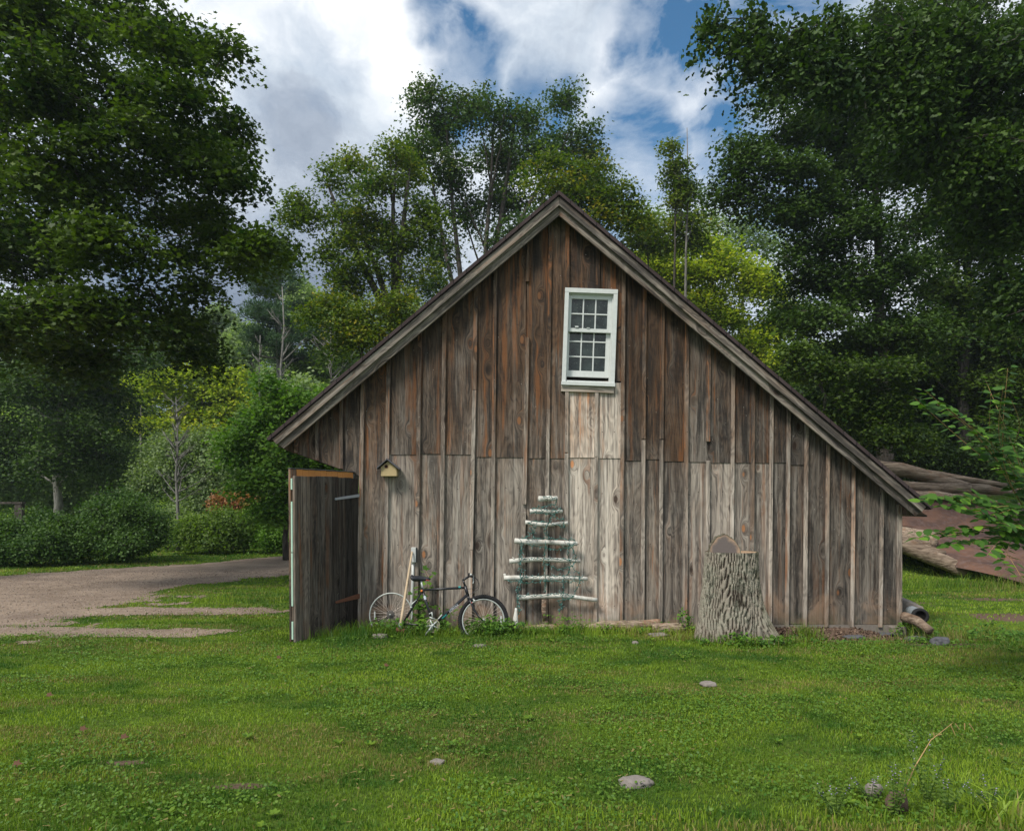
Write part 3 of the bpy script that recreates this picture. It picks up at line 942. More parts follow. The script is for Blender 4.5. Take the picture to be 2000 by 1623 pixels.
def foliage_tree(name, label, base, top, blobs, mat='l_mid', bark='bark', leaf='quad', lsize=.12, per=28, spray=(.42, .42, .16), dens=1.0,
                 trunk_r=.2, wander=.35, group=None, cat='tree', shell=.25, limb=True, tilt=.55, droop=.15, twig=.010, hue_spread=.35, trunks=None, seg=9, subdiv_in=True, loose=0.0):
    """blobs: (px, py, rx_px, ry_px, distance[, weight]) crown masses; each gets a limb, twigs and sprays of leaves"""
    root = thing(name, label, cat, tuple(base), group)
    base = np.array(base, float); top = np.array(top, float)
    n = 8
    t = np.linspace(0, 1, n)
    path = base[None]*(1-t[:, None])+top[None]*t[:, None]
    H = np.linalg.norm(top-base)
    path[1:-1] += rng.normal(0, wander*.25, (n-2, 3))*np.array([1, 1, 0.2])
    rad = trunk_r*(1-t*.88); rad[0] *= 1.25
    tb = MB()
    tb.tube([tuple(p) for p in path], list(rad), seg)
    if trunks:
        for (bx, by, bd, k) in trunks:
            e = np.array(P(bx, by, bd)); s0 = path[k]
            mid = (s0+e)/2+rng.normal(0, .2, 3)
            pts = bez(s0, mid, e, 7)
            tb.tube([tuple(p) for p in pts], list(np.linspace(trunk_r*.6, trunk_r*.15, 7)), 7)
    per = int(per*1.9); lsize = lsize*.78; spray = (.66*spray[0], .66*spray[1], min(1.25*spray[2], .6*spray[0]))
    Vp, twigs = [], []
    nodes = []
    blobs = sorted(blobs, key=lambda b: (np.array(P(b[0], b[1], b[4]))[0]-base[0])**2+(b[4]-9-base[1])**2)
    for bl in blobs:
        px, py, rx, ry, d = bl[:5]
        wgt = bl[5] if len(bl) > 5 else 1.0
        c = np.array(P(px, py, d)); rx = rx*d/F; ry = ry*d/F
        rr = np.array([rx, (rx+ry)/2, ry])
        zt = min(max((c[2]-base[2])/max(top[2]-base[2], .1)-.18, .22), .97)
        fi = zt*(n-1); i0 = int(fi); s0 = path[i0]*(1-(fi-i0))+path[min(i0+1, n-1)]*(fi-i0)
        L = np.linalg.norm(c-s0)
        r0 = None
        for (q, rq) in nodes:
            Lq = np.linalg.norm(c-q)
            if Lq < .62*L and q[2] < c[2]+1.0: s0, L, r0 = q, Lq, rq*.8
        if limb:
            if r0 is None: r0 = min(trunk_r*(1-zt*.8)*.5, .014+L*.010)
            mid = (s0+c)/2+np.array([0, 0, L*.06])+rng.normal(0, .04*L, 3)
            pts = bez(s0, mid, c, 7)
            pts[1:-1] += rng.normal(0, .012*L, (5, 3))
            tb.tube([tuple(p) for p in pts], list(np.linspace(r0, max(r0*.55, .010), 7)), 6)
            nodes.append((c, max(r0*.55, .010)))
        # plumes: each blob is a fan of leafy side boughs that overshoot its outline unevenly
        rm = (rr[0]*rr[1]*rr[2])**(1/3)
        nb_ = int(np.clip(dens*wgt*BOUGHS*(rm/spray[0])**1.25, 5, 90))
        u = rng.normal(0, 1, (nb_, 3)); u[:, 2] = u[:, 2]*.8+.25; u /= np.linalg.norm(u, axis=1)[:, None]
        q0 = c+rng.normal(0, .22, (nb_, 3))*rr
        reach = rng.uniform(.40, 1.32, (nb_, 1))
        q1 = c+u*rr*reach*1.05
        q1[:, 2] -= droop*.6*np.linalg.norm((q1-q0)[:, :2], axis=1)
        Ls = np.linalg.norm(q1-q0, axis=1)
        qm = (q0+q1)/2+np.stack([rng.normal(0, .07, nb_)*Ls, rng.normal(0, .07, nb_)*Ls, .10*Ls+rng.normal(0, .04, nb_)*Ls], 1)
        rr0 = max(.010, .045*trunk_r)
        Vp.append(tubes_np(q0, qm, q1, np.full(nb_, rr0*1.2), np.full(nb_, rr0*.3), 4))
        ks = np.clip((Ls/(spray[0]*.55)).astype(int)+2, 2, 9)
        ib = np.repeat(np.arange(nb_), ks)
        tt = np.concatenate([np.linspace(.30 if k > 2 else .5, 1.0, k) for k in ks])+rng.normal(0, .04, len(ib))
        tt = tt[:, None]
        ax_ = (1-tt)**2*q0[ib]+2*tt*(1-tt)*qm[ib]+tt*tt*q1[ib]
        lat = rng.normal(0, 1, (len(ib), 3))*np.array([1, 1, .45])*(Ls[ib][:, None]*.13*(1.15-.6*tt)+.04)
        cc = ax_+lat
        m = len(cc)
        Vp.append(tubes_np(ax_-(q1-q0)[ib]*.04, (ax_+cc)/2, cc+(q1-q0)[ib]*.03, np.full(m, twig*1.3), np.full(m, twig*.5), 3))
        twigs.append((cc, (cc-c)/rr, rng.uniform(0, 1)))
    tv = tb
    # merge trunk+limb mesh
    V0 = np.array(tv.v); sizes = np.array([len(f) for f in tv.f]); L0 = np.concatenate([np.array(f) for f in tv.f])
    V, Q, s1, c1 = merge([(V0, L0, sizes, np.full((len(V0), 3), .5))]+Vp)
    me = fast_mesh('trunk', V-base, Q, s1, M[bark], c1, True)
    link('trunk', me, root)
    # leaves
    parts = []
    for cc, out, hb in twigs:
        m = len(cc)
        cnt = rng.integers(int(per*.6), int(per*1.4)+1, m)
        ii = np.repeat(np.arange(m), cnt)
        nL = len(ii)
        off = rng.normal(0, .5, (nL, 3))
        w0 = np.clip(np.linalg.norm(off, axis=1)[:, None], .01, None)
        off = off/w0*np.minimum(w0, 1.1)
        sc_ = rng.uniform(.75, 1.3, m)[ii][:, None]
        off = off*np.array(spray)*2*sc_
        off[:, 2] -= droop*(off[:, 0]**2+off[:, 1]**2)/max(spray[0], .01)
        if loose: off += rng.normal(0, loose, (nL, 3))
        C = cc[ii]+off
        o2 = out[ii]
        N = np.stack([rng.normal(0, tilt, nL)+.25*o2[:, 0], rng.normal(0, tilt, nL)+.25*o2[:, 1], np.abs(rng.normal(.9, .3, nL))], 1)
        T = off*np.array([1, 1, .3])+rng.normal(0, .25, (nL, 3))
        h = np.clip(.45+(hb-.5)*hue_spread+rng.normal(0, .5*hue_spread, m)[ii]+rng.normal(0, .06, nL)+.12*o2[:, 2], 0, 1)
        r = np.clip(rng.normal(.5, .36, nL), 0, 1)
        parts.append(leaf_cloud(C, N, T, lsize*rng.uniform(.65, 1.25, nL), leaf, r, h))
    V, Q, s1, c1 = merge(parts)
    link('crown', fast_mesh('crown', V-base, Q, s1, M[mat], c1), root)
    return root, len(s1)


def gz(x, y):
    return float(ground_h(np.array([x]), np.array([y]))[0])


def base_at(px, d):
    x = PX(px, d)
    return (x, d-9, gz(x, d-9)-.05)


def top_at(px, py, d):
    p = P(px, py, d)
    return (p.x, p.y, p.z)


cnt = {}
BOUGHS = 3.3
def T(*a, **k):
    r, n = foliage_tree(*a, **k)
    print('TREE', a[1][:40], n)
    return r

#@@TREES
# near maple on the left: trunk just outside the frame, boughs reach across the top left
d = 13.5
bl = []
for px, py, rx, ry, w in [(-60, 40, 150, 80, 1), (90, 20, 130, 70, 1), (230, 40, 120, 60, 1), (330, 80, 90, 45, 1), (395, 95, 45, 28, .8), (-70, 180, 160, 90, 1), (90, 170, 130, 80, 1.1), (230, 170, 110, 60, 1), (340, 175, 70, 40, 1),
                          (-60, 330, 160, 90, 1), (100, 320, 140, 80, 1.1), (260, 270, 110, 50, 1), (370, 262, 80, 34, 1), (430, 262, 32, 22, .9), (390, 320, 55, 28, .8), (435, 345, 22, 18, .7), (260, 370, 110, 60, 1), (350, 420, 90, 38, 1), (420, 405, 30, 20, .7),
                          (-60, 470, 150, 80, 1), (100, 470, 140, 75, 1.1), (250, 480, 120, 50, 1), (360, 500, 70, 36, .9), (430, 455, 60, 26, .9), (485, 475, 48, 24, .9), (520, 470, 20, 14, .7), (440, 95, 26, 16, .8), (455, 235, 26, 13, .9), (458, 350, 20, 16, .9), (440, 300, 30, 12, .7), (545, 480, 22, 12, .8), (385, 560, 34, 22, .6), (470, 512, 30, 14, .6),
                          (-40, 610, 150, 80, 1), (120, 600, 150, 65, 1.1), (270, 600, 110, 45, 1), (350, 640, 70, 36, .8), (390, 690, 30, 20, .6), (180, 690, 120, 40, .8)]:
    bl.append((px, py, rx, ry, d+random.uniform(-2.2, 2.2), w))
T('maple_tree', 'huge dark maple whose leafy boughs fill the upper left corner', base_at(-330, d), top_at(-200, -250, d), bl, mat='l_maple', leaf='maple', lsize=.108, per=31, spray=(.40, .40, .09), dens=.64, trunk_r=.38, twig=.008, droop=.25, hue_spread=.45, tilt=.5)
# darker tree below it with a thin visible trunk
d = 31
bl = []
for px, py, rx, ry in [(-40, 640, 100, 70), (60, 640, 90, 60), (150, 660, 80, 50), (230, 690, 70, 40), (-40, 750, 110, 60), (60, 750, 90, 55), (150, 760, 80, 50), (230, 760, 60, 40), (-30, 850, 100, 55), (70, 850, 90, 50), (160, 840, 80, 50), (230, 830, 45, 36), (110, 900, 100, 32), (190, 890, 60, 28), (0, 900, 80, 40), (270, 700, 40, 26)]:
    bl.append((px, py, rx, ry, d+random.uniform(-3, 3)))
T('shade_tree', 'dense dark tree with a thin pale trunk behind the hedge', base_at(109, d), top_at(118, 560, d), bl, mat='l_dark', lsize=.20, per=24, spray=(.75, .75, .22), dens=1.0, trunk_r=.21, bark='bark_grey', droop=.2)
# oak behind the ridge
d = 30
bl = [(840, 190, 45, 38, d), (870, 260, 80, 60, d+1), (930, 205, 55, 45, d), (985, 225, 50, 48, d-1), (1035, 235, 32, 36, d), (1100, 200, 30, 32, d+1), (1115, 270, 48, 42, d), (1060, 300, 60, 45, d), (970, 310, 80, 55, d+2), (880, 340, 70, 50, d), (820, 300, 40, 45, d-1),
      (1150, 320, 34, 30, d), (1010, 390, 80, 45, d+1), (1110, 380, 60, 40, d+1), (900, 420, 60, 40, d+1), (1165, 365, 30, 24, d), (980, 470, 50, 34, d), (860, 500, 45, 34, d+1), (1050, 450, 60, 35, d), (850, 560, 38, 28, d), (905, 590, 40, 30, d)]
T('oak_tree', 'tall open crowned oak with bare inner limbs rising behind the roof peak', base_at(905, d), top_at(965, 230, d), bl, mat='l_oak', leaf='lobe', lsize=.20, per=20, spray=(.50, .50, .26), dens=.46, trunk_r=.26, shell=.45, trunks=[(870, 230, d, 3), (1110, 260, d, 3), (1010, 200, d, 4), (840, 330, d, 3), (1090, 300, d, 4)], droop=.1, twig=.014, wander=.8)
# small maple overlapping its right flank
d = 24
T('turning_maple', 'yellow tinged maple top leaning over the right of the ridge', base_at(1150, d), top_at(1130, 330, d), [(1070, 310, 40, 25, d), (1130, 330, 50, 32, d), (1080, 365, 60, 30, d), (1160, 380, 40, 30, d), (1205, 375, 30, 18, d), (1225, 400, 34, 18, d), (1190, 425, 40, 24, d), (1120, 400, 60, 30, d), (1245, 430, 26, 18, d)],
  mat='l_turn', leaf='lobe', lsize=.17, per=22, spray=(.48, .48, .13), dens=.55, trunk_r=.16, droop=.2)
# maple left of the ridge
d = 24
bl = [(590, 385, 34, 26, d), (560, 425, 20, 14, d, .8), (610, 420, 45, 30, d), (640, 350, 36, 36, d), (700, 320, 45, 30, d+1), (760, 300, 50, 30, d), (800, 340, 50, 40, d+1), (740, 370, 70, 45, d), (680, 410, 50, 40, d), (820, 400, 45, 45, d), (750, 440, 75, 36, d), (700, 470, 60, 30, d), (800, 470, 60, 36, d), (840, 440, 30, 35, d),
      (730, 520, 60, 30, d), (660, 535, 45, 20, d), (690, 560, 40, 22, d), (810, 530, 40, 26, d), (770, 480, 40, 40, d), (640, 500, 24, 12, d, .5)]
T('maple_tree', 'layered maple with yellow patches and a dark forked trunk left of the ridge', base_at(757, d), top_at(775, 300, d), bl, mat='l_turn', leaf='lobe', lsize=.16, per=24, spray=(.48, .48, .13), dens=.47, trunk_r=.26, droop=.22, trunks=[(640, 360, d, 4), (800, 330, d, 4), (690, 420, d, 4)])
d = 21
T('young_maple', 'low bright green maple boughs in front of the dark forked trunk', base_at(700, d), top_at(700, 620, d), [(620, 610, 36, 18, d), (660, 640, 50, 24, d), (720, 610, 50, 30, d), (700, 660, 60, 26, d), (770, 620, 45, 30, d), (790, 590, 30, 20, d), (640, 590, 30, 14, d, .8), (745, 655, 40, 22, d)], mat='l_turn', leaf='lobe', lsize=.14, per=24, spray=(.42, .42, .13), dens=.6, trunk_r=.10, droop=.2)
# pine
def pine(label, px, pytop, pybot, d, wpx, group=None, bare=False):
    b = np.array(base_at(px, d)); t = np.array(top_at(px+3, pytop, d))
    root = thing('pine_tree', label, 'pine tree', tuple(b), group)
    tb = MB()
    tb.tube([tuple(b), tuple((b+t)/2+np.array([.15, 0, 0])), tuple(t)], [.34, .22, .04], 8)
    zb = PZ(pybot, d)
    parts = []; Tw = []
    z = zb
    while z < t[2]-.3:
        f = (z-zb)/(t[2]-zb)
        Lm = wpx*d/F*(1-f**1.7)*(1.0 if f > .15 else .8)
        for k in range(rng.integers(4, 7)):
            a = rng.uniform(0, 2*np.pi); L = Lm*rng.uniform(.55, 1.15)
            dirv = np.array([math.cos(a), math.sin(a), .0])
            s0 = b+(t-b)*((z-b[2])/(t[2]-b[2]))
            e = s0+dirv*L+np.array([0, 0, L*.22+rng.normal(0, .15)])
            mid = (s0+e)/2+np.array([0, 0, -.08*L])
            Tw.append((s0, mid, e, .07*(1-f)+.025))
            m = int(L*9)+4
            u = rng.uniform(.3, 1.05, m)
            c = s0*(1-u[:, None])+e*u[:, None]+rng.normal(0, 1, (m, 3))*np.array([.32, .32, .10])
            ii = np.repeat(np.arange(m), 26)
            off = rng.normal(0, 1, (len(ii), 3))*np.array([.20, .20, .11])
            T_ = off+np.array([0, 0, .12])
            N = rng.normal(0, 1, (len(ii), 3))
            parts.append(leaf_cloud(c[ii]+off, N, T_, rng.uniform(.2, .34, len(ii)), 'needle', rng.uniform(0, 1, len(ii)), np.clip(rng.normal(.5, .2, m), 0, 1)[ii]))
        z += rng.uniform(.5, .9)
    A = np.array([x[0] for x in Tw]); Bm = np.array([x[1] for x in Tw]); E = np.array([x[2] for x in Tw]); r = np.array([x[3] for x in Tw])
    V0 = np.array(tb.v); sizes = np.array([len(f) for f in tb.f]); L0 = np.concatenate([np.array(f) for f in tb.f])
    V, Q, s1, c1 = merge([(V0, L0, sizes, np.full((len(V0), 3), .5)), tubes_np(A, Bm, E, r, r*.3, 4)])
    link('trunk', fast_mesh('trunk', V-b, Q, s1, M['bark_grey'], c1, True), root)
    V, Q, s1, c1 = merge(parts)
    link('crown', fast_mesh('crown', V-b, Q, s1, M['l_pine'], c1), root)
    return root


pine('tall dark green pine standing against the grey sky left of the barn', 540, 478, 700, 44, 100)

# bare snags
def snag(label, px, pytop, pybase, d, r, nb=14, spread=1.0, mat='bark_grey', name='dead_tree', cat='dead tree'):
    b = np.array(base_at(px, d)); t = np.array(top_at(px+random.uniform(-4, 8), pytop, d))
    mb = MB()
    n = 7
    tt = np.linspace(0, 1, n)[:, None]
    path = b*(1-tt)+t*tt; path[1:-1] += rng.normal(0, .012*np.linalg.norm(t-b)*.5, (n-2, 3))*np.array([1, 1, .1])
    mb.tube([tuple(p) for p in path], list(r*(1-tt[:, 0]*.85)), 6)
    H = t[2]-b[2]
    vis = (PZ(pybase, d)-b[2])/H
    for k in range(nb):
        f = rng.uniform(max(vis, .3), .97); s0 = b*(1-f)+t*f
        a = rng.uniform(0, 2*np.pi); L = H*.20*(1.25-f)*rng.uniform(.6, 1.4)*spread
        e = s0+np.array([math.cos(a)*L, math.sin(a)*L*.6, L*rng.uniform(.5, 1.2)])
        mid = (s0+e)/2+np.array([0, 0, -.06*L])
        pts = bez(s0, mid, e, 5)
        mb.tube([tuple(p) for p in pts], list(np.linspace(r*.35, r*.06, 5)), 4)
        for q in range(5):
            i = rng.integers(1, 4); s1 = pts[i]
            e1 = s1+(e-s0)*rng.uniform(.2, .45)+rng.normal(0, .12*L, 3)
            mb.tube([tuple(s1), tuple((s1+e1)/2+rng.normal(0, .03*L, 3)), tuple(e1)], [r*.14, r*.09, r*.04], 3)
    V = np.array(mb.v)-b
    sizes = np.array([len(f) for f in mb.f]); L0 = np.concatenate([np.array(f) for f in mb.f])
    o = link(name, fast_mesh(name, V, L0, sizes, M[mat], None, True))
    o.location = tuple(b)
    tag(o, label, cat)
    return o


snag('slender leafless tree with upright twigs against the blue sky right of the ridge', 1340, 250, 480, 28, .10, 9, .55)
snag('thin bare grey tree with drooping twigs in front of the yellow green tree', 347, 775, 1000, 24, .075, 40, .9)
snag('pale bare snag beside the pine, the taller of the two on the hill', 547, 560, 760, 40, .17, 10, .6)
snag('forked grey snag low on the hill between pine and roof edge', 503, 655, 760, 38, .12, 8, .5)
snag('short broken grey trunk above the yellow green tree on the hill', 274, 690, 760, 46, .16, 4, .3)
snag('ghostly pale leafless tree just above the left roof slope', 640, 640, 760, 33, .10, 22, .9)
d = 28
T('young_maple', 'narrow leafy sapling rising into the blue sky beside the bare twigs', base_at(1320, d), top_at(1312, 270, d), [(1308, 290, 14, 14, d), (1320, 325, 18, 18, d), (1322, 355, 22, 16, d), (1330, 385, 26, 18, d), (1350, 370, 16, 12, d)], mat='l_turn', leaf='lobe', lsize=.17, per=18, spray=(.36, .36, .13), dens=1.0, trunk_r=.10)

# right background: yellow green and grey green trees behind the roof slope
d = 36
T('turning_maple', 'yellow green sunlit tree filling the gap above the right roof slope', base_at(1400, d), top_at(1390, 500, d), [(1290, 500, 50, 25, d), (1340, 530, 60, 30, d), (1400, 520, 60, 28, d), (1460, 560, 50, 30, d), (1370, 580, 60, 28, d), (1440, 620, 60, 30, d), (1300, 550, 40, 30, d), (1480, 660, 60, 35, d), (1500, 540, 40, 30, d), (1420, 680, 60, 30, d), (1260, 520, 40, 24, d), (1330, 600, 50, 26, d), (1540, 620, 50, 30, d), (1500, 720, 60, 30, d), (1560, 690, 50, 30, d), (1380, 480, 50, 24, d)],
  mat='l_yellow', leaf='quad', lsize=.24, per=24, spray=(.70, .70, .17), dens=1.25, trunk_r=.2)
T('turning_maple', 'small yellow green crown just behind the roof peak on the right', base_at(1262, 32), top_at(1262, 440, 32), [(1250, 440, 30, 18, 32), (1285, 470, 40, 22, 32), (1320, 440, 30, 20, 32), (1355, 430, 30, 30, 32), (1240, 470, 30, 18, 32), (1345, 470, 36, 20, 32)], mat='l_turn', leaf='quad', lsize=.22, per=22, spray=(.6, .6, .17), dens=1.0, trunk_r=.15)
T('ash_tree', 'grey green tree in the gap between sapling and the dark right hand tree', base_at(1450, 44), top_at(1450, 420, 44), [(1250, 420, 40, 22, 44), (1290, 430, 36, 26, 44), (1400, 430, 40, 36, 44), (1450, 450, 60, 45, 44), (1400, 490, 50, 30, 44), (1500, 480, 50, 40, 44)], mat='l_grey', leaf='quad', lsize=.26, per=16, spray=(.8, .8, .35), dens=.65, trunk_r=.2, bark='bark_grey')
# big dark trees at right
d = 23
bl = [(1505, 190, 38, 30, d), (1560, 165, 55, 36, d), (1560, 250, 80, 45, d), (1470, 290, 55, 32, d), (1430, 330, 45, 28, d), (1530, 340, 80, 45, d), (1620, 200, 70, 50, d), (1640, 290, 90, 60, d+1), (1450, 380, 55, 30, d), (1520, 420, 60, 36, d), (1600, 390, 80, 50, d), (1700, 220, 80, 60, d+1),
      (1720, 330, 90, 60, d), (1600, 470, 90, 36, d), (1700, 450, 80, 50, d), (1580, 540, 100, 36, d), (1690, 570, 100, 40, d), (1600, 620, 80, 34, d-1), (1530, 600, 40, 26, d), (1700, 660, 100, 40, d), (1620, 700, 80, 36, d), (1760, 520, 80, 50, d), (1790, 640, 80, 50, d)]
T('maple_tree', 'tall dark maple at the right with tiers of drooping boughs over the roof slope', base_at(1738, d), top_at(1690, 150, d), bl, mat='l_dark', leaf='lobe', lsize=.18, per=24, spray=(.52, .52, .16), dens=.95, trunk_r=.27, droop=.2)
d = 13
bl = [(1400, 45, 22, 14, d, .8), (1440, 80, 26, 22, d, .8), (1470, 40, 40, 20, d, .8), (1490, 110, 26, 20, d, .8), (1550, 60, 60, 26, d, .8), (1570, 120, 50, 30, d, .8), (1650, 60, 70, 32, d), (1650, 140, 60, 36, d, .8), (1740, 70, 80, 45, d), (1760, 160, 80, 50, d), (1850, 60, 90, 60, d), (1880, 170, 100, 60, d+1), (1970, 90, 90, 80, d), (1820, 260, 80, 50, d+1), (1930, 280, 90, 60, d), (1990, 400, 90, 80, d+1), (1890, 390, 70, 50, d+2), (2060, 220, 90, 80, d), (2060, 560, 80, 80, d), (1975, 560, 50, 60, d+1)]
T('hanging_ash', 'near tree hanging its pointed leaves down from the top right corner', base_at(2230, d), top_at(2120, -300, d), bl, mat='l_dark', leaf='oak', lsize=.16, per=20, spray=(.32, .32, .20), dens=.75, trunk_r=.33, droop=.6, tilt=.9)
d = 27
bl = [(1830, 430, 80, 50, d), (1780, 330, 70, 50, d), (1890, 480, 80, 50, d), (1840, 560, 80, 50, d), (1930, 580, 80, 60, d), (1870, 660, 90, 50, d), (1960, 700, 80, 60, d), (1800, 720, 80, 40, d), (1890, 760, 80, 40, d), (1960, 800, 70, 50, d), (1900, 350, 80, 60, d), (1980, 460, 70, 70, d), (2060, 700, 90, 120, d), (2060, 450, 90, 120, d), (1960, 240, 80, 70, d), (2060, 250, 80, 80, d), (1830, 200, 90, 60, d), (1760, 120, 90, 60, d), (1900, 110, 90, 60, d), (1990, 60, 90, 60, d), (1830, 30, 90, 50, d), (1720, 40, 60, 40, d)]
T('maple_tree', 'broad shadowy tree with lighter inner leaves at the right edge of the frame', base_at(1885, d), top_at(1890, 200, d), bl, mat='l_maple', leaf='lobe', lsize=.20, per=24, spray=(.58, .58, .18), dens=1.0, trunk_r=.25, droop=.2)
d = 19
T('young_maple', 'mid green maple thicket directly behind the lower right roof slope', base_at(1590, d), top_at(1600, 700, d), [(1600, 720, 60, 30, d), (1560, 690, 40, 25, d), (1660, 760, 70, 36, d), (1720, 720, 60, 36, d), (1640, 800, 60, 30, d), (1740, 790, 70, 36, d), (1700, 850, 70, 34, d), (1780, 850, 50, 30, d)],
  mat='l_maple', leaf='lobe', lsize=.15, per=24, spray=(.42, .42, .12), dens=.8, trunk_r=.1)
d = 30
for px, lab in [(1660, 'deep shade tree in the dark wood behind the lower right eave'), (1820, 'deep shade tree with a dark straight trunk above the log pile'), (1960, 'deep shade tree behind the leafy branch at the right edge')]:
    T('forest_tree', lab, base_at(px, d), top_at(px, 650, d), [(px+random.uniform(-60, 60), random.uniform(660, 900), 60, 34, d+random.uniform(-2, 3)) for _ in range(10)], mat='l_dark', leaf='quad', lsize=.24, per=24, spray=(.62, .62, .2), dens=1.0, trunk_r=.18)

# left middle distance
d = 44
T('turning_maple', 'yellow green tree with layered sunlit crown across the drive', base_at(390, d), top_at(400, 700, d), [(420, 725, 50, 22, d), (340, 735, 50, 22, d), (380, 765, 60, 22, d), (450, 760, 46, 22, d), (310, 770, 40, 26, d), (360, 805, 60, 22, d), (430, 800, 56, 20, d), (470, 830, 40, 22, d), (320, 820, 50, 26, d), (400, 845, 60, 24, d), (290, 740, 30, 22, d), (480, 790, 26, 16, d)],
  mat='l_yellow', leaf='quad', lsize=.30, per=22, spray=(.85, .85, .18), dens=1.0, trunk_r=.2)
d = 20
T('young_ash', 'bright green young tree standing just behind the open barn door', base_at(560, d), top_at(560, 760, d), [(540, 790, 50, 34, d), (590, 800, 50, 34, d), (500, 840, 40, 30, d), (560, 850, 50, 36, d), (610, 870, 50, 36, d), (480, 890, 36, 28, d), (455, 860, 20, 16, d), (640, 780, 24, 20, d), (520, 750, 18, 18, d), (540, 920, 55, 30, d), (600, 930, 50, 34, d), (500, 950, 40, 26, d), (560, 980, 50, 26, d), (640, 900, 40, 40, d), (520, 1000, 36, 20, d)],
  mat='l_bright', leaf='maple', lsize=.13, per=24, spray=(.40, .40, .14), dens=.5, trunk_r=.09)
d = 30
T('willow_tree', 'grey green billowing willow shrub in the centre of the far bank', base_at(400, d), top_at(400, 850, d), [(330, 880, 50, 34, d), (390, 870, 50, 34, d), (440, 880, 46, 36, d), (310, 930, 50, 36, d), (370, 930, 50, 36, d), (440, 940, 50, 36, d), (280, 960, 30, 30, d), (400, 980, 60, 24, d), (470, 930, 30, 30, d)], mat='l_grey', leaf='quad', lsize=.17, per=24, spray=(.5, .5, .3), dens=.9, trunk_r=.09, tilt=.9)
T('willow_tree', 'pale bushy willow left of the thin bare tree', base_at(190, 34), top_at(220, 900, 34), [(150, 930, 50, 34, 34), (60, 950, 60, 34, 34), (220, 920, 50, 30, 34), (260, 900, 40, 30, 34), (20, 960, 60, 34, 34), (110, 980, 60, 26, 34)], mat='l_grey', leaf='quad', lsize=.19, per=24, spray=(.55, .55, .3), dens=.8, trunk_r=.09, tilt=.9)
# hillside trees, one by one
hill = [(230, 720, 56, 'l_maple', 'dark green hillside tree left of the yellow green tree'), (300, 640, 72, 'l_maple', 'round green tree high on the hill under the maple boughs'), (350, 610, 78, 'l_turn', 'olive tree on the hilltop below the hanging boughs'), (430, 600, 84, 'l_grey', 'pale lacy tree on the skyline left of the pine'),
        (490, 640, 60, 'l_grey', 'grey green hillside tree behind the pine'), (600, 560, 56, 'l_grey', 'light green round tree right of the pine top'), (560, 680, 50, 'l_grey', 'soft green tree on the slope below the pine'), (630, 640, 46, 'l_mid', 'mid green tree on the slope above the left roof edge'),
        (690, 590, 52, 'l_grey', 'pale tree between the pine and the forked maple'), (470, 740, 46, 'l_mid', 'mid green tree right behind the yellow green tree'), (590, 750, 38, 'l_grey', 'silvery green tree just above the left eave'), (190, 800, 50, 'l_maple', 'dark green tree low on the slope left of the bare tree'), (520, 800, 36, 'l_mid', 'fresh green tree between the yellow green tree and the barn'),
        (780, 590, 60, 'l_grey', 'pale tree top glimpsed behind the dark forked trunk'), (60, 680, 60, 'l_maple', 'shadowed hillside tree at the far left'), (130, 760, 56, 'l_maple', 'shadowed slope tree above the pale trunk')]
for px, py, d, mt, lab in hill:
    r = 52*44/d if d > 44 else 48
    r = max(r, 38)
    bb = [(px+random.uniform(-.9, .9)*r, py+r*.4+random.uniform(0, 2.4)*r, r*random.uniform(.5, .8), r*random.uniform(.35, .5), d+random.uniform(-2, 2)) for _ in range(10)]+[(px, py+r*.4, r*.6, r*.45, d)]
    T('hillside_tree', lab, base_at(px, d), top_at(px, py+8, d), bb, mat=mt, leaf='quad', lsize=.26+.003*d, per=18, spray=(.8, .8, .4), dens=.75, trunk_r=.16, group='trees on the wooded hill', bark='bark_grey', tilt=.8)


# far wood on the hill as one mass, with a denser band low down
def far_wood():
    parts = []
    specs = []
    for _ in range(420):
        y = rng.uniform(48, 120); x = rng.uniform(-.95, 1.05)*(y+9)
        if -.55 < x/(y+9) < -.0 and y < 58: continue
        if x > 6 and y < 52: pass
        specs.append((x, y, rng.uniform(5, 9), rng.uniform(2.6, 4.4)))
    for _ in range(190):   # dense wood right behind the big right-hand trees
        y = rng.uniform(26, 44); x = rng.uniform(.30, 1.0)*(y+9)
        specs.append((x, y, rng.uniform(4, 9), rng.uniform(2.2, 3.4)))
    for _ in range(70):    # scrub at the far side of the drive on the left
        y = rng.uniform(27, 40); x = rng.uniform(-1.0, -.22)*(y+9)
        specs.append((x, y, rng.uniform(1.0, 2.6), rng.uniform(1.2, 2.0)))
    for x, y, h, r in specs:
        z0 = gz(x, y); m = 26
        q = unit_ball(m, .4)*np.array([r, r, h*.55]); c = np.array([x, y, z0+h*.6])+q
        per = 26
        ii = np.repeat(np.arange(m), per)
        sp = np.array([.8, .8, .34])*(1 if h > 3 else .55)
        off = rng.normal(0, 1, (len(ii), 3))*sp
        N = np.stack([rng.normal(0, .7, len(ii)), rng.normal(0, .7, len(ii)), np.abs(rng.normal(.8, .3, len(ii)))], 1)
        hb = rng.uniform(.1, .9)
        parts.append(leaf_cloud(c[ii]+off, N, off+.01, rng.uniform(.3, .55, len(ii))*(1 if h > 3 else .55), 'quad', rng.uniform(0, 1, len(ii)), np.clip(hb+rng.normal(0, .15, m), 0, 1)[ii]))
    V, Q, s1, c1 = merge(parts)
    o = link('far_forest', fast_mesh('far_forest', V, Q, s1, M['l_grey2'], c1))
    tag(o, 'distant mixed green wood covering the hill behind the barn', 'forest', kind='stuff')



M['l_grey2'] = leaf_mat('leaf_far', (0.085, 0.150, 0.036), (0.30, 0.40, 0.11), .42)
far_wood()


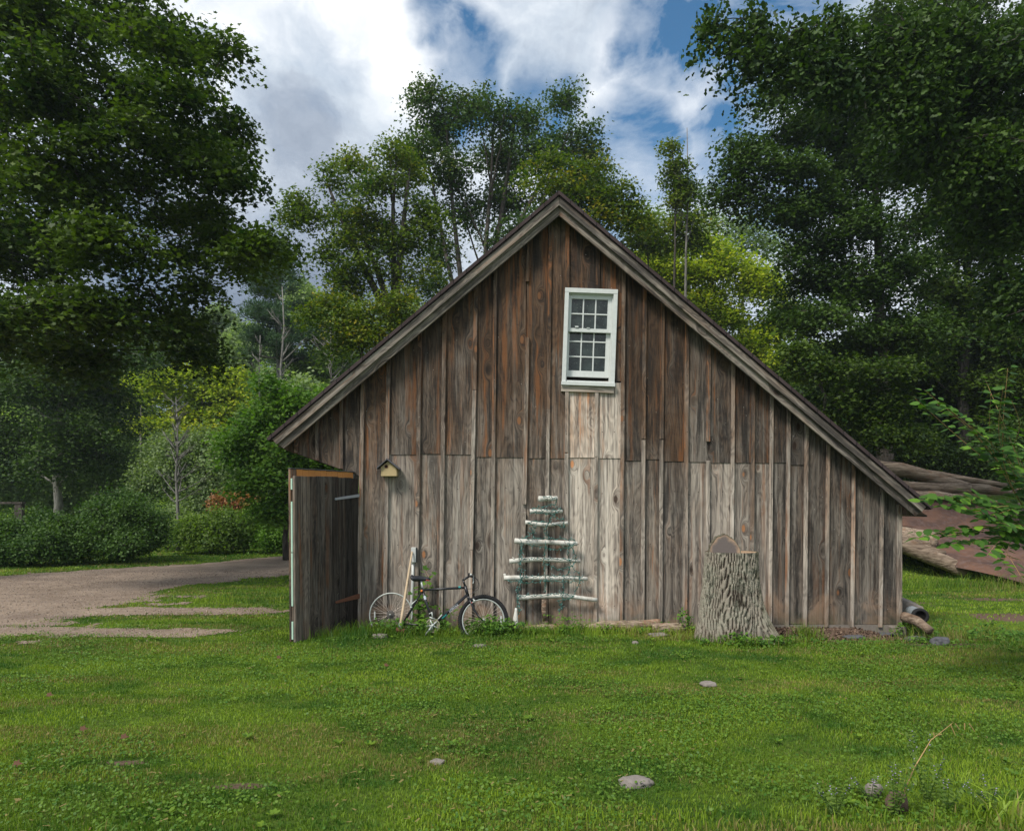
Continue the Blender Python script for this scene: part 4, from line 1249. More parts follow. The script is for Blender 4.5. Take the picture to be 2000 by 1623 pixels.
# bushes
def bush(name, label, blobs, mat, lsize, per=40, spray=(.26, .26, .18), dens=1.0, cat='bush', **k):
    dens = dens*1.0
    d0 = blobs[0][4]
    px = sum(b[0] for b in blobs)/len(blobs)
    b = base_at(px, d0)
    return T(name, label, b, (b[0], b[1], b[2]+.8), blobs, mat=mat, leaf='quad', lsize=lsize, per=per, spray=spray, dens=dens, trunk_r=.04, cat=cat, tilt=.9, **k)


bush('bush', 'large rounded dark green bush at the edge of the far lawn', [(230, 1000, 60, 34, 20), (270, 1025, 48, 38, 19.5), (200, 1035, 60, 30, 19.5), (290, 1050, 36, 28, 19.3), (240, 1055, 50, 26, 19), (255, 990, 30, 24, 20)], 'l_bush', .10, dens=1.0)
bush('hedge', 'dark low hedge running from the left edge to the rounded bush', [(40, 1040, 60, 26, 18.5), (110, 1030, 50, 30, 19), (160, 1045, 50, 28, 19), (-10, 1050, 50, 26, 18.5), (80, 1060, 60, 22, 18.2), (-60, 1050, 50, 36, 18.2), (10, 1075, 60, 18, 17.8), (150, 1070, 50, 18, 18.5)], 'l_bush', .10, dens=.85)
bush('bush', 'spreading bush of arching sprays right of the bare tree', [(385, 1025, 40, 24, 23), (430, 1020, 44, 28, 23), (400, 1045, 40, 18, 22.5), (365, 1040, 24, 20, 22.5), (455, 1040, 34, 20, 23), (480, 1020, 20, 18, 23.5)], 'l_mid', .12, dens=1.1, spray=(.4, .4, .12))
bush('shrub', 'shrub with orange pink flower heads above the spreading bush', [(455, 985, 34, 10, 25), (430, 980, 20, 8, 25), (490, 975, 16, 7, 25)], 'l_orange', .13, dens=.35, per=20, spray=(.3, .3, .2), cat='shrub')
bush('shrub', 'bright lime green shrub between spreading bush and open door', [(520, 1010, 30, 18, 24), (550, 1015, 26, 16, 24), (500, 1000, 22, 12, 25), (540, 990, 24, 12, 25)], 'l_bright', .14, dens=.9, cat='shrub')
bush('shrub', 'tall leafy weeds along the far lawn edge beside the door', [(500, 1045, 30, 12, 23.5), (540, 1045, 34, 14, 23), (570, 1040, 28, 16, 23), (600, 1040, 34, 18, 23), (640, 1040, 34, 20, 23)], 'l_bright', .11, dens=1.2, cat='shrub')
bush('shrub', 'pale feathery shrub between the dark bush and the spreading bush', [(325, 1035, 22, 22, 24), (340, 1010, 20, 20, 25), (310, 1020, 16, 16, 25)], 'l_grey', .10, dens=1.2, cat='shrub')
bush('undergrowth', 'dark bramble undergrowth at the wood edge behind the log pile', [(1780, 880, 70, 34, 25), (1860, 900, 60, 30, 25), (1940, 900, 60, 36, 25), (1720, 860, 50, 40, 26), (2010, 920, 60, 60, 24), (1990, 860, 60, 40, 25)], 'l_dark', .16, dens=.9, per=30, spray=(.45, .45, .3), cat='bush')
#@@BARN
# ------------------------------------------------------------------ barn
barn = thing('barn', 'weathered board and batten barn with steep lopsided gable roof', 'barn')


def WX(px): return (px-1000)/S
def WZ(py): return 1.6+(988-py)/S


AP = (1092, 372)
ML, MR_ = (855-372)/(1092-521), (989-372)/(1823-1092)


def roof_py(px, drop):       # wall-plane pixel height of the roof line lowered by drop
    return AP[1]+drop+(ML*(AP[0]-px) if px < AP[0] else MR_*(px-AP[0]))


def bc(seed, li, wa): return (seed, li*.5, wa)


bx = [703, 757, 818, 866, 926, 965, 1028, 1071, 1106, 1164, 1215, 1256, 1291, 1340, 1382, 1430, 1469, 1505, 1538, 1573, 1615, 1665, 1720, 1757]
low = [(.82, .28), (1.10, .02), (.92, .10), (1.0, .0), (.88, .12), (1.0, .12), (.96, .15), (.98, .2), (1.75, -.35), (1.62, -.33), (.92, .05), (.9, .12), (.9, .02), (1.12, -.18), (1.22, -.25), (1.15, -.2), (1.0, -.1), (.66, .12), (.76, .12), (.62, .18), (.72, .2), (.76, .12), (.72, .12)]
upp = [(a_*.86, b_+.10) if a_ < 1.5 else (a_*1.15, b_) for a_, b_ in [(.85, .35), (.80, .15), (.72, .05), (.92, .05), (.86, .25), (.9, .35), (1.05, .1), (1.0, .05), (1.75, .05), (1.85, -.38), (.72, .15), (.82, .2), (.76, .15), (.85, -.05), (.9, -.1), (.70, .05), (.72, .1), (.62, .1), (.70, .05), (.6, .1), (.62, .1), (.66, .1), (.66, .1)]]
wb = MB()
DROP = 40
WIN = (1104, 1206, 570, 760)   # window opening (px)
def seam(px): return 884+(px-760)*.0255


def board(mb, x0, x1, pyt, pyb, y, c, th=.022, cut_top=True):
    """board between pixel columns; the top follows the roof"""
    X0, X1 = WX(x0), WX(x1)
    if cut_top:
        pts = [(X0, WZ(roof_py(x0, DROP))), (X1, WZ(roof_py(x1, DROP)))]
        if x0 < AP[0] < x1: pts = [pts[0], (WX(AP[0]), WZ(roof_py(AP[0], DROP))), pts[1]]
    else:
        pts = [(X0, WZ(pyt)), (X1, WZ(pyt))]
    if not hasattr(pyb, '__len__'): pyb = (pyb, pyb)
    poly = [(X0, WZ(pyb[0]))]+[(X1, WZ(pyb[1]))]+pts[::-1]
    mb.prism(poly, y, y+th, c)


random.seed(11)
low = [(a_*random.uniform(.88, 1.06)*(.80 if i_ > 16 else 1), b_) for i_, (a_, b_) in enumerate(low)]; upp = [(a_*random.uniform(.82, 1.14), b_+random.uniform(-.15, .15)) for a_, b_ in upp]
for i in range(len(bx)-1):
    a, b = bx[i]+random.uniform(.3, 1), bx[i+1]-random.uniform(.3, 1)
    jy = random.uniform(-.004, .004)
    s1, s2 = random.random(), random.random()
    full = (i == 0 or i >= 19)
    sy = seam((a+b)/2)+random.uniform(-2, 2)
    yb = 1226 if a < 1500 else 1219
    if full:
        board(wb, a, b, None, yb+random.uniform(-1, 1), jy, bc(s1, *low[i]))
    else:
        board(wb, a, b, sy, yb+random.uniform(-1, 1), jy, bc(s1, *low[i]), cut_top=False)
        if i in (8, 9):       # below and above the window
            board(wb, a, b, 745, sy+2, jy-.010, bc(s2, *upp[i]), cut_top=False)
            board(wb, a, b, None, 573, jy-.010, bc(random.random(), .8, .35))
            if i == 9: board(wb, 1199, b, 572, 748, jy-.010, bc(random.random(), .85, .35), cut_top=False)
        else:
            board(wb, a, b, None, sy+2, jy-.010, bc(s2, *upp[i]))
# the overhanging boards left of the doorway, cut on a slant
def slant(px): return 876+(px-552)*(930-876)/(705-552)
for a, b in [(556, 579), (580, 621), (622, 666), (667, 702)]:
    board(wb, a, b, None, (slant(a), slant(b)), random.uniform(-.004, .004), bc(random.random(), random.uniform(.5, .68), random.uniform(.1, .35)))
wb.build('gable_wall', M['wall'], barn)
# battens: (top px,x), (bottom px,x), tint
bat = []
for i, x in enumerate(bx):
    lean = -4*(1-(x-703)/1054)+ .0
    li = random.uniform(.95, 1.35); wa = random.uniform(-.1, .4)
    if x in (703, 1757): continue
    top = None; bot = 1223 if x < 1500 else 1224
    if x == 1106:
        bat.append((1108, 1108, None, 566, .9, .5)); bat.append((1107, 1106, 766, 884, 1.5, -.3)); bat.append((1106, 1104, 886, bot, 1.3, -.3)); continue
    if x == 1164:
        bat.append((1167, 1167, None, 568, .8, .5)); bat.append((1165, 1164, 766, 892, 1.5, -.3)); bat.append((1164, 1162, 893, bot, 1.2, -.1)); continue
    if x == 1382:
        bat.append((x+2, x, None, 863, 1.2, .3)); bat.append((x, x-2, 900, bot, 1.35, -.2)); continue
    if x in (1256, 1291):
        bat.append((x+3, x, None, 858, .95, .4)); bat.append((x, x-2, 860, bot, 1.2, .0)); continue
    if x == 926:
        bat.append((x+4, x+1, None, 762, .9, .3)); bat.append((x+1, x-6, 763, 1073, 1.35, -.2)); bat.append((x-6, x-8, 1074, bot, 1.2, 0)); continue
    if x == 1028:
        bat.append((x+5, x+2, None, 552, .8, .5)); bat.append((x+2, x-4, 660, 985, 1.25, -.1)); bat.append((x-4, x-6, 1000, bot, .9, .1)); continue
    if x == 1071:
        bat.append((x+4, x, None, 800, 1.0, .3)); bat.append((x, x-6, 800, 1160, 1.3, -.15)); continue
    if x in (1430, 1505):
        li = 1.45; wa = -.15
    bat.append((x+3 if x < 1300 else x+1, x-5 if x < 1000 else x-3, None, bot, li, wa))
for x in (580, 621, 667):
    bat.append((x, x, None, slant(x)-1, .7, .2))
bat.append((710, 701, None, 1224, .95, .25))
for (xt, xb, pt, pb, li, wa) in bat:
    mb = MB()
    w = random.uniform(3.3, 4.0)
    def xx(py, pt0): return xt+(xb-xt)*(py-pt0)/max(pb-pt0, 1)
    t0 = pt if pt is not None else roof_py(xt, DROP)
    tl = pt if pt is not None else roof_py(xt-w, DROP); tr = pt if pt is not None else roof_py(xt+w, DROP)
    poly = [(WX(xb-w), WZ(pb)), (WX(xb+w), WZ(pb)), (WX(xt+w), WZ(tr)), (WX(xt-w), WZ(tl))]
    mb.prism(poly, -.040, -.0155, bc(random.random(), li*.92, wa))
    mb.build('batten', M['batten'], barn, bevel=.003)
# corner trim
mb = MB(); mb.box(WX(1750), WX(1757), -.030, -.006, WZ(1222), WZ(985), bc(.3, .95, .1)); mb.box(WX(1757)-.003, WX(1757)+.02, -.03, .09, WZ(1222), WZ(985), bc(.7, .8, .2))
mb.build('corner_board', M['batten'], barn, bevel=.003)
# light grey splash of bird droppings row is left to the wood; side, back walls
DEPTH = 8.4
XL, XR = WX(703), WX(1757)
sw = MB()
def side_z(px): return WZ(roof_py(px, DROP))
zl, zr = side_z(703), side_z(1757)
sw.box(XL, XL+.05, .03, .10, 0, zl, bc(.2, .8, .2))
sw.box(XL, XL+.05, .10, 1.40, 2.12, zl, bc(.4, .8, .2))
for k in range(30):
    a = 1.40+k*.235
    if a+.23 > DEPTH: break
    sw.box(XL+.002*(k % 2), XL+.04, a, a+.232, .0, zl, bc(random.random(), random.uniform(.7, 1), random.uniform(0, .3)))
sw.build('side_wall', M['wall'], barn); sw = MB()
for k in range(36):
    a = .03+k*.235
    if a+.23 > DEPTH: break
    sw.box(XR-.04, XR-.003*(k % 2), a, a+.232, .0, zr, bc(random.random(), random.uniform(.7, 1), random.uniform(0, .3)))
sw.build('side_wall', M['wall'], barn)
bk = MB()
bk.prism([(XL, 0), (XR, 0), (XR, zr), (WX(1092), WZ(372+DROP)), (XL, zl)], DEPTH, DEPTH+.03, bc(.5, .9, .2))
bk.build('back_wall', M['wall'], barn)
fl = MB(); fl.box(XL+.06, XR-.06, .05, DEPTH-.02, -.02, .03); fl.build('floor_slab', M['inside'], barn)
# near-black panel added behind the window to keep the inside dark
fl = MB(); fl.box(WX(1104), WX(1206), .55, .57, WZ(770), WZ(560)); fl.build('dark_backing', M['inside'], barn)
# roof + rake boards
def slope_poly(y, drop0, drop1, xl, xr, side, endshift):
    """pixel polygon of a band lying along one slope, unprojected at distance 9+y"""
    d = 9+y
    f = lambda px, py: (PX(px, d), PZ(py, d))
    if side == 'L':
        m = lambda px: AP[1]+ML*(AP[0]-px)
        return [f(AP[0], AP[1]+drop0), f(xl, m(xl)+drop0), f(xl+endshift, m(xl+endshift)+drop1), f(AP[0], AP[1]+drop1)]
    m = lambda px: AP[1]+MR_*(px-AP[0])
    return [f(AP[0], AP[1]+drop0), f(AP[0], AP[1]+drop1), f(xr-endshift, m(xr-endshift)+drop1), f(xr, m(xr)+drop0)]


for side in 'LR':
    rf = MB()
    rf.prism(slope_poly(-.26, 0, 8, 520, 1824, side, 4), -.26, DEPTH+.25)
    rf.prism([(x, z-.002) for x, z in slope_poly(-.25, 7, 11, 524, 1820, side, 3)], -.245, DEPTH+.23)
    rf.build('roof_slope', M['roof'], barn)


def rake(y, d0, d1, xl, xr, es, th, tone, name):
    for side in 'LR':
        mb = MB(); poly = slope_poly(y, d0, d1, xl, xr, side, es)
        # local board space (length along X) so the grain runs along the slope
        A_ = Vector((poly[0][0], 0, poly[0][1]))
        E_ = Vector((poly[1][0], 0, poly[1][1])) if side == 'L' else Vector((poly[3][0], 0, poly[3][1]))
        dx = (E_-A_); ang = math.atan2(dx.z, dx.x)
        o_ = bpy.data.objects.new(name, None)
        c_, s_ = math.cos(-ang), math.sin(-ang)
        loc = []
        for x, z in poly:
            rx, rz = x-A_.x, z-A_.z
            loc.append((rx*c_-rz*s_, rx*s_+rz*c_))
        if side == 'L': pass
        mb.prism(loc, 0, th, bc(random.random(), tone, random.uniform(-.2, .05)))
        ob = mb.build(name, M['rake'], None, bevel=.003)
        ob.parent = barn
        ob.location = (A_.x, y, A_.z)
        ob.rotation_euler = (0, -ang, 0)


rake(-.235, 11, 29, 531, 1810, 9, .03, .88, 'rake_board')
rake(-.19, 27, 49, 541, 1801, 13, .03, .84, 'rake_trim')
# soffit boards closing the overhang (between rake and wall)
sf = MB()
for side in 'LR':
    sf.prism(slope_poly(-.16, 30, 42, 548, 1793, side, 8), -.16, -.045, bc(.4, .5, .3))
sf.build('rake_soffit', M['rake'], barn)
sf = MB()
dL = 9.0
sf.prism([(WX(540), WZ(872)), (WX(556), WZ(roof_py(556, 34))), (WX(705), WZ(roof_py(705, 34))), (WX(705), WZ(928)), (WX(556), WZ(876))], .024, .04, bc(.4, .5, .3))
sf.prism([(WX(553), WZ(878)), (XL, WZ(930)), (XL, WZ(926)), (WX(553), WZ(874))], .04, DEPTH, bc(.4, .5, .3))
sf.build('eave_soffit', M['rake'], barn); sf = MB()
sf.prism([(XR+.025, WZ(985)), (WX(1800), WZ(1006)), (WX(1800), WZ(1009)), (XR+.025, WZ(1006))], -.12, DEPTH, bc(.4, .45, .3))
sf.prism([(XR+.022, WZ(roof_py(1757, 34))), (XR+.022, WZ(1005)), (WX(1796), WZ(1005))], -.10, -.07, bc(.4, .45, .3))
sf.build('eave_soffit', M['rake'], barn)
# foundation
fb = MB(); fb.box(WX(1500), XR+.01, -.012, .18, -.25, WZ(1220)); fb.box(XL+.02, WX(1500), .0, .18, -.25, WZ(1227)); fb.build('foundation', M['concrete'], barn)
fb = MB(); fb.box(WX(1734), WX(1763), -.10, .10, -.22, WZ(1221)); fb.build('corner_block', M['concrete'], barn, bevel=.012)
# bright patch boards already above; window
win = thing('window_helper', '', '')
bpy.data.objects.remove(win)
wroot = bpy.data.objects.new('window', None); COL.objects.link(wroot); wroot.parent = barn
wroot['label'] = 'white double hung window slightly open at the bottom'
ZS = 1/7.053/S
wroot.location = (WX(1103.4), 0, WZ(564.2))
wroot.rotation_euler = (0, R(2.1), 0)
def wbx(mb, x0, x1, y0, y1, z0, z1):
    mb.box(x0*ZS, x1*ZS, y0, y1, -z1*ZS, -z0*ZS)
def wbuild(mb, name, mat, bev=.002):
    me_o = mb.build(name, mat, None, bevel=bev); me_o.parent = wroot; return me_o
m_ = MB()
wbx(m_, 0, 55, -.050, .06, 62, 1285); wbx(m_, 668, 724, -.050, .06, 62, 1285); wbx(m_, 0, 724, -.052, .06, 0, 62)
wbx(m_, 55, 68, -.012, .10, 62, 1270); wbx(m_, 655, 668, -.012, .10, 62, 1270); wbx(m_, 55, 668, -.012, .10, 62, 76)
wbuild(m_, 'window_frame', M['white'])
m_ = MB(); wbx(m_, -6, 730, -.075, .10, 1285, 1335); wbx(m_, 60, 664, -.03, .10, 1262, 1285); wbuild(m_, 'window_sill', M['white'])
m_ = MB(); wbx(m_, -5, 722, -.045, -.014, 1338, 1420)
for i in range(len(m_.c)): m_.c[i] = bc(.35, 1.3, -.1)
o_ = m_.build('apron_board', M['rake'], None, bevel=.003); o_.parent = wroot
def sash(y, xs_, ys_, x0, x1, z0, z1, name):
    m_ = MB()
    wbx(m_, x0, xs_[0], y, y+.035, z0, z1); wbx(m_, xs_[-1], x1, y, y+.035, z0, z1)
    wbx(m_, xs_[0], xs_[-1], y, y+.035, z0, ys_[0]); wbx(m_, xs_[0], xs_[-1], y, y+.035, ys_[-1], z1)
    for k in (1, 2): wbx(m_, xs_[k]-9, xs_[k]+9, y+.003, y+.028, ys_[0], ys_[-1])
    for z in ys_[1:-1]: wbx(m_, xs_[0], xs_[-1], y+.0045, y+.026, z-9, z+9)
    s_ = wbuild(m_, name, M['white'])
    m_ = MB(); wbx(m_, xs_[0], xs_[-1], y+.018, y+.022, ys_[0], ys_[-1])
    g_ = m_.build('pane', M['glass'], None); g_.parent = s_
sash(.005, [100, 265, 435, 600], [130, 335, 535], 68, 655, 76, 585, 'upper_sash')
sash(.048, [92, 258, 430, 596], [480, 705, 915, 1110], 68, 655, 440, 1195, 'lower_sash')
m_ = MB(); wbx(m_, 60, 664, .10, .11, 1190, 1270); wbuild(m_, 'window_gap', M['inside'], 0)
m_ = MB(); wbx(m_, 160, 205, -.008, .006, 508, 528); wbuild(m_, 'sash_lock', M['white'])
m_ = MB(); wbx(m_, 320, 360, -.006, .006, 525, 534); wbuild(m_, 'sash_latch', M['white'])

# ------------------------------------------------------------------ door (part of the barn)
droot = bpy.data.objects.new('door', None); COL.objects.link(droot); droot.parent = barn
droot['label'] = 'thick plank door standing open toward the lawn'
H0 = Vector((WX(701.5)-.0, -.02, 0)); F1 = Vector((PX(577, 7.95), -1.05, 0))
dv = (F1-H0); DL = dv.length
droot.location = H0
droot.rotation_euler = (0, R(.5), math.atan2(dv.y, dv.x))
# local x along the door to its free edge; local +y is the side facing the camera's right
db = MB(); nb = 9; w = DL/nb
ztop = 1.965
for k in range(nb):
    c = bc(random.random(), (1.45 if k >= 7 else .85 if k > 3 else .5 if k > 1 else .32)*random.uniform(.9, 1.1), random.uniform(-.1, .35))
    db.box(k*w+.002, (k+1)*w-.002, -.004+random.uniform(0, .006), .030, .02, ztop+random.uniform(-.006, .006), c)
def dbuild(mb, name, mat, bev=.002):
    o = mb.build(name, mat, None, bevel=bev); o.parent = droot; return o
# camera side is +y or -y? normal (0.896,-0.444) => local y sign
loc_n = Matrix.Rotation(-math.atan2(dv.y, dv.x), 3, 'Z') @ Vector((.896, -.444, 0))
sg = 1 if loc_n.y > 0 else -1
for i, v in enumerate(db.v): db.v[i] = (v[0], -sg*(v[1]), v[2])
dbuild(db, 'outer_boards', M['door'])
ib = MB()
for k in range(10):
    a = .03+k*(DL-.02)/11
    ib.box(a, a+(DL-.02)/11-.003, .055, .085, .02, ztop+.072+.004*(k % 2), bc(random.random(), 1.5, .9))
for i, v in enumerate(ib.v): ib.v[i] = (v[0], -sg*v[1], v[2])
dbuild(ib, 'inner_boards', M['fresh'])
ib = MB(); ib.box(.03+10*(DL-.02)/11, DL+.008, .055, .086, .02, ztop+.074, bc(.4, .8, .9))
for i, v in enumerate(ib.v): ib.v[i] = (v[0], -sg*v[1], v[2])
dbuild(ib, 'edge_board', M['orange_wood'])
eb = MB()
for a, b in [(.05, .26), (.44, 1.06), (1.07, 1.66), (1.80, 1.93)]:
    eb.box(DL-.012, DL+.006, .031, .054, a, b)
for i, v in enumerate(eb.v): eb.v[i] = (v[0], -sg*v[1], v[2])
dbuild(eb, 'foam_strip', M['foam'])
eb = MB(); eb.box(0, DL-.014, .0305, .0545, .02, ztop-.02, bc(.3, .6, .9)); eb.box(DL-.013, DL-.001, .031, .054, .27, .43, bc(.2, .5, .6))
for i, v in enumerate(eb.v): eb.v[i] = (v[0], -sg*v[1], v[2])
dbuild(eb, 'door_core', M['orange_wood'])
eb = MB(); eb.box(.0, DL+.01, .045, .095, ztop+.079, ztop+.088, bc(.3, .8, .2))
for i, v in enumerate(eb.v): eb.v[i] = (v[0], -sg*v[1], v[2])
dbuild(eb, 'top_strip', M['slate'])
for z, mt, tz in [(1.735, 'galv', .045), (.415, 'rust', .02)]:
    hb = MB(); 
    pts = [(.0, .035 if z > 1 else .06), (.5, .022 if z > 1 else .02)]
    hb.prism([(-.0, z-pts[0][1]*.5-tz*0), (.46, z-.014-tz), (.47, z+.0-tz), (.46, z+.014-tz), (.0, z+pts[0][1]*.6)], 0, .018)
    for i, v in enumerate(hb.v): hb.v[i] = (v[0], sg*(.006+v[1]), v[2])
    dbuild(hb, 'strap_hinge', M[mt])
#@@PROPS
# ------------------------------------------------------------------ props
def rock(name, label, px, py, d, rx, ry, rz, mat='stone', seed=0, cat='stone', sub=4, z=None, group=None, rot=0):
    import bmesh
    bm = bmesh.new(); bmesh.ops.create_icosphere(bm, subdivisions=sub, radius=1)
    r_ = random.Random(seed); o_ = Vector((r_.uniform(0, 50), r_.uniform(0, 50), r_.uniform(0, 50)))
    from mathutils import noise as mn
    for v in bm.verts:
        p = v.co.copy()
        k = 1+.28*mn.noise(p*1.3+o_)+.12*mn.noise(p*3.5+o_)+.04*mn.noise(p*9+o_)
        v.co = Vector((p.x*rx*k, p.y*ry*k, p.z*rz*k))
        if v.co.z > rz*.75: v.co.z = rz*.75+(v.co.z-rz*.75)*.3
    for f in bm.faces: f.smooth = True
    me = bpy.data.meshes.new(name); bm.to_mesh(me); bm.free(); me.materials.append(M[mat])
    o = link(name, me)
    x = PX(px, d); y = d-9
    o.location = (x, y, (gz(x, y) if z is None else z)+rz*.25)
    o.rotation_euler = (0, 0, rot)
    tag(o, label, cat, group)
    return o


def dgr(py, z=0): return F*(1.6-z)/(py-988)


rock('stone', 'largest pale grey stone lying in the foreground lawn', 1240, 1540, 3.93, .095, .06, .04, seed=2)
rock('stone', 'flat pinkish stone in the lawn in front of the tall stump', 1382, 1340, 6.05, .075, .05, .035, seed=3)
rock('stone', 'small pale stone half sunk in clover at lower centre', 855, 1490, 4.25, .045, .04, .02, seed=4)
rock('stone', 'small rounded stone in the grass below the front bicycle wheel', 937, 1268, 7.7, .075, .05, .03, seed=5)
rock('stone', 'tan stone in the grass beneath the loose rear wheel', 742, 1246, 8.3, .10, .06, .045, seed=6)
rock('stone', 'flat grey stone beside the short log', 1287, 1243, 8.4, .13, .06, .035, seed=7)
rock('stone', 'pebble sized grey stone right of the flat one, before the rotten log', 1241, 1262, 7.9, .035, .03, .03, seed=8)
rock('stone', 'pale lumpy rock among the violet flowers at lower right', 1706, 1548, 3.75, .045, .045, .05, seed=9, z=.03)
rock('rock', 'dark brown rock behind the dry stalk in the bottom right corner', 1752, 1568, 3.6, .055, .05, .085, mat='brown_rock', seed=10)
rock('rock', 'grey rock lying at the end of the weeds right of the barn corner', 1835, 1262, 7.9, .10, .09, .08, seed=12, mat='slate')
rock('rock', 'dark angular rock next to the corner block', 1790, 1240, 8.5, .14, .10, .07, mat='slate', seed=13)
for px, py, rx, lab in [(1560, 1246, .17, 'flat dark slate nearest the stump under the wall'), (1618, 1232, .10, 'small pale slab against the foundation'), (1668, 1245, .14, 'flat slate in the middle of the bare soil'), (1722, 1240, .19, 'long dark slate leading to the corner block')]:
    rock('slate_slab', lab, px, py, dgr(py, -.09), rx, .09, .022, mat='slate', seed=px, cat='slate', group='slates along the wall foot')

# stump
def stump():
    d = 8.30; cx = PX(1425, d); cy = d-9; zb = -.12; zt = PZ(1077, d)
    root = thing('tree_stump', 'tall rough barked stump flaring at the base in front of the barn wall', 'tree stump', (cx, cy, 0))
    na, nz = 420, 90
    th = np.linspace(0, 2*np.pi, na, endpoint=False); t = np.linspace(0, 1, nz)
    TH, TT = np.meshgrid(th, t)
    Rb = .305+.085*(1-TT)**1.3+.035*(1-TT)**6
    # buttress roots: toward the right front and the left
    for a0, w, amp in [(-.62, .42, .36), (math.pi+.25, .5, .06), (-1.7, .5, .07), (1.2, .5, .2)]:
        da = np.angle(np.exp(1j*(TH-a0)))
        Rb += amp*np.exp(-(da/w)**2)*(1-TT)**3.2
    u = TH/(2*np.pi)
    def ring(freq, zf, seed):
        x = u*freq; n0 = fbm(x+.6*np.sin(TT*5+seed)+TT*1.5*np.sin(TH*2), TT*zf, seed, 2)
        return n0
    # vertical furrowed ridges
    fx = (u+.012*fbm(u*17, TT*2.5, 77, 2)+.004*np.sin(u*60))*52+(.9*(fbm(u*14, TT*3, 5, 2)-.5))*2+.5*np.sin(TT*4+u*9)
    saw = np.abs(((fx+ .5*np.floor(TT*9+3*vnoise(u*30, TT*0, 9))) % 1)-.5)*2
    ridge = np.clip(saw*1.6, 0, 1)
    brk = vnoise(u*64, TT*26, 17)
    pk = sstep(.62, .72, fbm(u*12, TT*5, 88, 3)); hgt = ridge*(.55+.45*sstep(.15, .4, brk))*(1-.55*pk)
    # close the seam at u=1
    blend = sstep(0, .02, u)*sstep(1, .98, u)
    hgt = hgt*blend+.5*(1-blend)
    Rr = Rb+.022*(hgt-.5)+.014*(fbm(u*20, TT*6, 33, 3)-.5)
    lean = .02*TT
    X = Rr*np.cos(TH)-.03*(1-TT)**0*0+lean; Y = Rr*np.sin(TH)*.92; Z = zb+(zt-zb)*TT
    V = np.stack([X, Y, Z], -1).reshape(-1, 3)
    i = np.arange(nz-1)[:, None]*na+np.arange(na)[None]; j = np.arange(nz-1)[:, None]*na+(np.arange(na)[None]+1) % na
    Q = np.stack([i, j, j+na, i+na], -1).reshape(-1, 4)
    moss = sstep(.55, 1.0, np.cos(TH+.0))*.9
    col = np.stack([hgt.ravel(), moss.ravel(), TT.ravel()], 1)
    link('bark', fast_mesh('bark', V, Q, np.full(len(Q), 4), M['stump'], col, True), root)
    # sawn top, slightly dished with a raised rim
    rr = np.linspace(0, 1, 14)
    RR, T2 = np.meshgrid(rr, th)
    rim = Rr[-1][:, None]
    X = RR*rim*np.cos(T2)*.985+.02; Y = RR*rim*np.sin(T2)*.92*.985; Z = zt-.03*(RR < .93)+.0*RR-.004
    V = np.stack([X, Y, Z], -1).reshape(-1, 3); k = len(rr)
    i = np.arange(na)[:, None]*k+np.arange(k-1)[None]; j = ((np.arange(na)[:, None]+1) % na)*k+np.arange(k-1)[None]
    Q = np.stack([i, j, j+1, i+1], -1).reshape(-1, 4)[:, ::-1]
    cc = np.where(RR > .9, 1.0, .3).ravel()
    link('sawn_top', fast_mesh('sawn_top', V, Q, np.full(len(Q), 4), M['cut'], np.stack([cc]*3, 1)), root)
    # slab standing on top
    sl = thing('wood_slab', 'half round slab of wood standing on edge on top of the stump', 'wood slab', (PX(1415, 8.38), -.62, zt-.03))
    n = 40; w, h = .182, .225
    an = np.linspace(0, np.pi, n)
    out = np.stack([w*np.cos(an)*(1+.05*np.sin(5*an))*(1-.12*np.sin(an)), h*np.sin(an)**.9*(1+.03*np.sin(9*an+1))], 1)
    def face(y, rev):
        ks = np.linspace(0, 1, 8); V = []; C = []
        for kk in ks:
            for x, z in out: V.append((x*kk, y+z*kk*.28, z*kk)); C.append((kk,)*3)
        Q = []
        for a in range(len(ks)-1):
            for b in range(n-1):
                q = [a*n+b, a*n+b+1, (a+1)*n+b+1, (a+1)*n+b]; Q.append(q[::-1] if rev else q)
        return V, Q, C
    V1, Q1, C1 = face(-.03, True); V2, Q2, C2 = face(.03, False)
    V = np.array(V1+V2); Q = np.array(Q1+[[q+len(V1) for q in f] for f in Q2])
    link('cut_face', fast_mesh('cut_face', V, Q, np.full(len(Q), 4), M['cut'], np.array(C1+C2)), sl)
    bb = MB()
    pts = []
    for k in range(n):
        x, z = out[k]; f = 1.04+.03*math.sin(k*1.7)
        for y, q in ((-.034, 1.0), (-.034, f), (.034, f), (.034, 1.0)): pts.append((PX(1415, 8.38)+x*q, -.62+y+z*.28, zt-.03+z*q+.001))
    fs = [(4*k+a, 4*k+(a+1) % 4, 4*k+4+(a+1) % 4, 4*k+4+a) for k in range(n-1) for a in range(4)]
    fs += [(0, 1, 2, 3), tuple(4*(n-1)+a for a in (3, 2, 1, 0))]
    bb.add(pts, fs); bb.build('bark_rim', M['stump'], sl)
    tb = MB(); tb.box(PX(1415, 8)-.01, PX(1415, 8)+.01, -.95, -.93, zt-.05, zt-.02)
stump()

